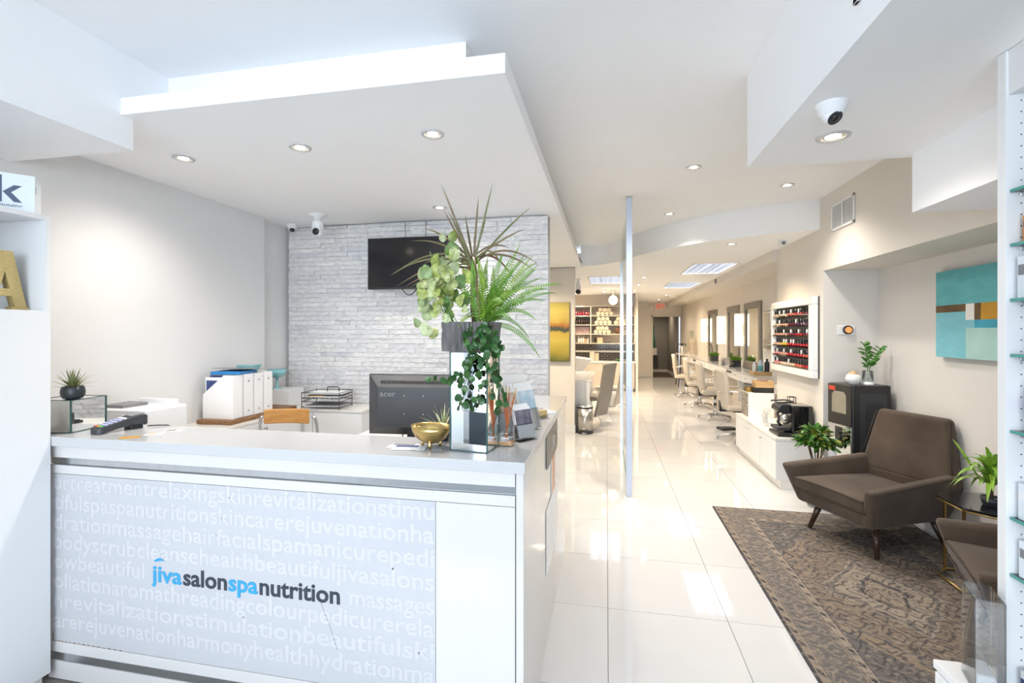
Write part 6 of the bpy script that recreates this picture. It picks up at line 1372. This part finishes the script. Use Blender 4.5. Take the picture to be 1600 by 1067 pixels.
# back counter and shelving
bcn = thing('back_counter', 'cream base cabinets with worktop below the towel shelves', 'cabinet', (-0.35, 12.3, 0))
MB().box(-1.2, 1.03, -0.20, 0.23, 0.08, 0.715).build('carcass', 'cream_vinyl', bcn); MB().box(-1.22, 1.05, -0.23, 0.23, 0.716, 0.745).build('worktop', 'counter_white', bcn, bevel=0.002); MB().box(-1.2, 1.0, -0.16, 0.23, 0, 0.08).build('plinth', 'wall_beige', bcn)
for k in range(4):
    d_ = MB().box(-1.2 + k * 0.5575 + 0.003, -1.2 + (k + 1) * 0.5575 - 0.003, -0.218, -0.20, 0.09, 0.71).build('door', 'cream_vinyl', bcn, bevel=0.001)
    MB().tube([(-1.2 + (k + 1) * 0.5575 - 0.14, -0.235, 0.66), (-1.2 + (k + 1) * 0.5575 - 0.05, -0.235, 0.66)], 0.006, 6).build('handle', 'steel', d_)
# dark tiled splashback
m = bpy.data.materials.new('dark_tiles'); m.use_nodes = True; nt = m.node_tree; b = nt.nodes['Principled BSDF']; b.inputs['Roughness'].default_value = 0.12
tcn = nt.nodes.new('ShaderNodeTexCoord'); mp = nt.nodes.new('ShaderNodeMapping'); mp.inputs['Rotation'].default_value = (-PI / 2, 0, 0); nt.links.new(tcn.outputs['Object'], mp.inputs[0])
br = nt.nodes.new('ShaderNodeTexBrick'); br.inputs['Scale'].default_value = 1.0; br.inputs['Brick Width'].default_value = 0.15; br.inputs['Row Height'].default_value = 0.05; br.inputs['Mortar Size'].default_value = 0.003
br.inputs['Color1'].default_value = (0.035, 0.028, 0.024, 1); br.inputs['Color2'].default_value = (0.06, 0.055, 0.06, 1); br.inputs['Mortar'].default_value = (0.35, 0.30, 0.24, 1)
nt.links.new(mp.outputs[0], br.inputs['Vector']); nt.links.new(br.outputs[0], b.inputs['Base Color']); M['dark_tiles'] = m
spb = thing('splashback', 'dark glossy tile splashback with a pale ledge', 'splashback', (-0.35, 12.535, 0.746))
MB().box(-1.2, 1.03, 0, 0.012, 0, 0.45).build('tile_field', 'dark_tiles', spb); MB().box(-1.2, 1.03, -0.05, 0, 0.22, 0.265).build('ledge', 'counter_white', spb, bevel=0.002)
shf = thing('towel_shelves', 'cream open shelving with towels and bottles on the far left', 'shelf unit', (-0.35, 12.38, 1.20))
SW0, SW1 = -1.2, 1.035; levels = [0, 0.235, 0.47, 0.70, 0.945]
for z in levels: MB().box(SW0, SW1, -0.16, 0.15, z - 0.012, z + 0.008).build('shelf', 'cream_vinyl', shf)
for x in (SW0, -0.05, SW1): MB().box(x - 0.012, x + 0.012, -0.165, 0.15, -0.012, 0.953).build('upright', 'cream_vinyl', shf)
MB().box(SW0, SW1, 0.14, 0.15, 0, 0.945).build('back_board', 'wall_beige', shf)
tw = MB(); sp_ = [(0.052 * math.cos(a), 0.052 * math.sin(a)) for a in [2 * PI * i / 14 for i in range(14)]]
tw.prism(sp_, 'y', -0.12, 0.12); tw.prism([(p[0] * 0.45, p[1] * 0.45) for p in sp_], 'y', -0.124, -0.118); towel_me = tw.mesh('rolled_towel', 'towel')
for lv, x0, n_ in ((3, 0.14, 4), (2, 0.10, 4), (2, 0.58, 3), (1, 0.08, 4), (1, 0.86, 1), (2, 0.93, 1)):
    row = n_; zz = levels[lv] + 0.009 + 0.0525; rnum = 0; names_ = {3: 'top', 2: 'second', 1: 'third'}
    side = 'left' if x0 < 0.3 else ('middle' if x0 < 0.8 else 'right')
    while row > 0 and zz < levels[lv + 1] - 0.066:
        for k in range(row):
            o = link('rolled_towel', towel_me, None, (-0.35 + x0 + rnum * 0.053 + k * 0.106, 12.355, 1.20 + zz), rot=(0, 0, 0))
            tag(o, 'rolled cream towel, %s in the %s row of the %s pile on the %s shelf' % (ORD[k], ['lowest', 'upper', 'third'][rnum], side, names_[lv]), 'towel', 'rolled towels on the far shelves')
        zz += 0.094; row -= 1; rnum += 1
def small_bottle(m_, r_, h):
    return MB().lathe([(r_, 0), (r_, h * 0.65), (r_ * 0.45, h * 0.75), (r_ * 0.45, h), (0, h)], n=12, caps=True).mesh('shelf_bottle', m_)
dk_me = small_bottle('dark_bottle', 0.028, 0.15); dk2 = small_bottle('polish_wine', 0.03, 0.12); wh_me = small_bottle('ceramic', 0.03, 0.19); pe_me = small_bottle('peach', 0.03, 0.15)
rb = random.Random(3)
for lv, me_, n_, lab, sp in ((3, dk2, 9, 'dark red bottle, %s from the upright in the %s rank on the top shelf', .066), (2, dk_me, 10, 'black bottle, %s from the upright in the %s rank on the second shelf', .062)):
    for k in range(n_):
        for row_ in (0, 1):
            o = link('shelf_bottle', me_, None, (-0.35 - 0.10 - k * sp, 12.30 + row_ * 0.09, 1.20 + levels[lv] + 0.009), rz=0); o.scale = (1, 1, rb.uniform(0.85, 1.1)); tag(o, lab % (ORD[k], ['front', 'rear'][row_]), 'bottle', 'bottles on the far shelves')
pbm = MB().box(-0.032, 0.032, -0.05, 0.05, 0, 0.095).mesh('colour_box', 'plum_box')
for k in range(9):
    for j in range(2):
        o = link('colour_box', pbm, None, (-0.35 - 0.11 - k * 0.067, 12.33, 1.20 + levels[1] + 0.009 + j * 0.0965)); tag(o, 'mauve hair colour box, %s from the upright in the %s layer' % (ORD[k], ['lower', 'upper'][j]), 'box', 'hair colour boxes on the far shelves')
for k, (x, me_) in enumerate(((-0.62, dk_me), (-0.52, wh_me), (-0.30, wh_me), (-0.24, wh_me), (-0.18, pe_me), (-0.36, wh_me), (-0.12, wh_me), (0.06, dk_me), (0.92, dk_me))):
    o = link('shelf_bottle', me_, None, (-0.35 + x, 12.32, 1.20 + 0.009)); tag(o, ['black bottle at the far left of the lowest shelf', 'white bottle beside the black one on the lowest shelf', 'white bottle in the middle of the lowest left shelf', 'second white bottle in the middle of the lowest left shelf', 'peach bottle on the lowest left shelf', 'white bottle left of the white pair on the lowest shelf', 'white bottle by the upright on the lowest shelf', 'black bottle right of the upright on the lowest shelf', 'black bottle at the right end of the lowest shelf'][k], 'bottle', 'bottles on the lowest far shelf')
tag(MB().lathe([(0.05, 0), (0.085, 0.03), (0.095, 0.08), (0.075, 0.14), (0.03, 0.165), (0, 0.168)], n=20).build('woven_ball', 'dried', None, (0.29, 12.34, 1.20 + levels[1] + 0.009)), 'dark brown woven ball on the third shelf', 'ornament')
tag(MB().box(-0.07, 0.07, -0.06, 0.06, 0, 0.14).build('storage_tub', 'peach', None, (-0.17, 12.34, 1.209), bevel=0.012), 'peach storage tub on the lowest shelf', 'tub')
tag(MB().box(-0.09, 0.09, -0.05, 0.05, 0, 0.025).build('black_tray', 'charcoal', None, (0.02, 12.34, 1.209), bevel=0.004), 'flat black tray on the lowest shelf', 'tray')
for x, w_, h, m_, lab in ((-0.62, 0.12, 0.26, 'cream_vinyl', 'cream carton leaning on the splashback'), (-0.50, 0.10, 0.20, 'towel', 'second cream carton by the splashback')):
    tag(MB().box(-w_ / 2, w_ / 2, -0.05, 0.05, 0, h).build('carton', m_, None, (x + 0.25, 12.40, 0.7455), bevel=0.003), lab, 'box')
tag(MB().lathe([(0.04, 0), (0.11, 0.05), (0.12, 0.055), (0.1, 0.05), (0.03, 0.01), (0, 0.008)], n=20, caps=False).build('green_bowl', 'leaf_green', None, (0.32, 12.3, 0.7455)), 'shallow green bowl on the back counter', 'bowl')
t = thing('towel_stand', 'stand with dark folded cloths in front of the back counter', 'stand', (0.0, 10.6, 0))
MB().box(-0.13, 0.13, -0.13, 0.13, 0.32, 0.36).build('top', 'cream_vinyl', t, bevel=0.01)
MB().lathe([(0.14, 0), (0.14, 0.015), (0.03, 0.03), (0.03, 0.32)], n=20).build('pedestal', 'chrome', t)
for k in range(4): MB().cbox((0.0 + 0.01 * (k % 2), 0, 0.385 + k * 0.05), (0.22 - 0.01 * k, 0.2, 0.042), Euler((0, 0.1, 0.1 * k))).build('folded_cloth', 'felt_black' if k != 1 else 'charcoal', t, bevel=0.008)
tag(MB().loft([[(-0.13, -0.1, 0.0), (0.13, -0.1, 0), (0.13, 0.1, 0), (-0.13, 0.1, 0)], [(-0.15, -0.12, 0.18), (0.16, -0.11, 0.17), (0.15, 0.12, 0.2), (-0.14, 0.12, 0.19)], [(-0.09, -0.07, 0.30), (0.11, -0.06, 0.3), (0.1, 0.07, 0.31), (-0.08, 0.07, 0.3)]]).build('plastic_bag', 'bag_plastic', None, (0.05, 9.75, 0.001), bevel=0.03, seg=3), 'pale plastic bag standing on the floor by the chairs', 'bag')
# globe pendant
gl_ = thing('globe_pendant', 'glowing round globe pendant in front of the towel shelves', 'pendant lamp', (0.143, 11.0, ZP))
MB().lathe([(0.06, 0), (0.06, -0.02), (0.012, -0.03), (0.012, -0.13)], n=20).build('stem', 'ceramic', gl_)
MB().lathe([(0, -0.13)] + [(0.1 * math.sin(a), -0.235 + 0.105 * math.cos(a)) for a in [PI * i / 16 for i in range(1, 16)]] + [(0, -0.34)], n=28, caps=False).build('globe', 'globe_emit', gl_)
# small cameras and sensors at the low ceiling
t = thing('pan_camera', 'white and black camera hanging behind the cross wall', 'security camera', (-0.50, 8.6, ZP))
MB().lathe([(0.05, 0), (0.05, -0.01), (0.03, -0.02), (0.03, -0.1), (0.045, -0.12), (0.045, -0.2)], n=20).build('body', 'white_plastic', t)
MB().lathe([(0, 0.05)] + [(0.05 * math.sin(a), 0.05 * math.cos(a)) for a in [PI * i / 10 for i in range(1, 10)]] + [(0, -0.05)], (0, -0.02, -0.235), 20, False).build('head', 'black_gloss', t)
t = thing('motion_sensor', 'small white sensor under the soffit near the right wall', 'sensor', (1.80, 5.40, ZP))
MB().box(-0.04, 0.04, -0.03, 0.03, -0.05, 0).build('body', 'white_plastic', t, bevel=0.006); MB().lathe([(0.02, 0), (0.015, 0.01), (0, 0.012)], n=16, caps=False).xf(Matrix.Translation((0, -0.03, -0.03)) @ Matrix.Rotation(PI / 2, 4, 'X')).build('lens', 'grey_card', t)
t = thing('ceiling_speaker', 'small dark grille in the duct boxing', 'speaker', (1.899, 8.95, 2.395))
MB().box(-0.004, 0, -0.08, 0.08, -0.05, 0.05).build('frame', 'ceramic', t); MB().box(-0.007, -0.004, -0.065, 0.065, -0.035, 0.035).build('mesh', 'charcoal', t)
tag(MB().tube([(-0.36, 6.5, 2.50), (-0.35, 6.45, 2.47), (-0.33, 6.5, 2.44), (-0.35, 6.6, 2.47), (-0.36, 6.6, 2.5)], 0.006, 6).build('cable_loop', 'grey_card'), 'small cable loop at the corner of the dropped panel', 'cable')
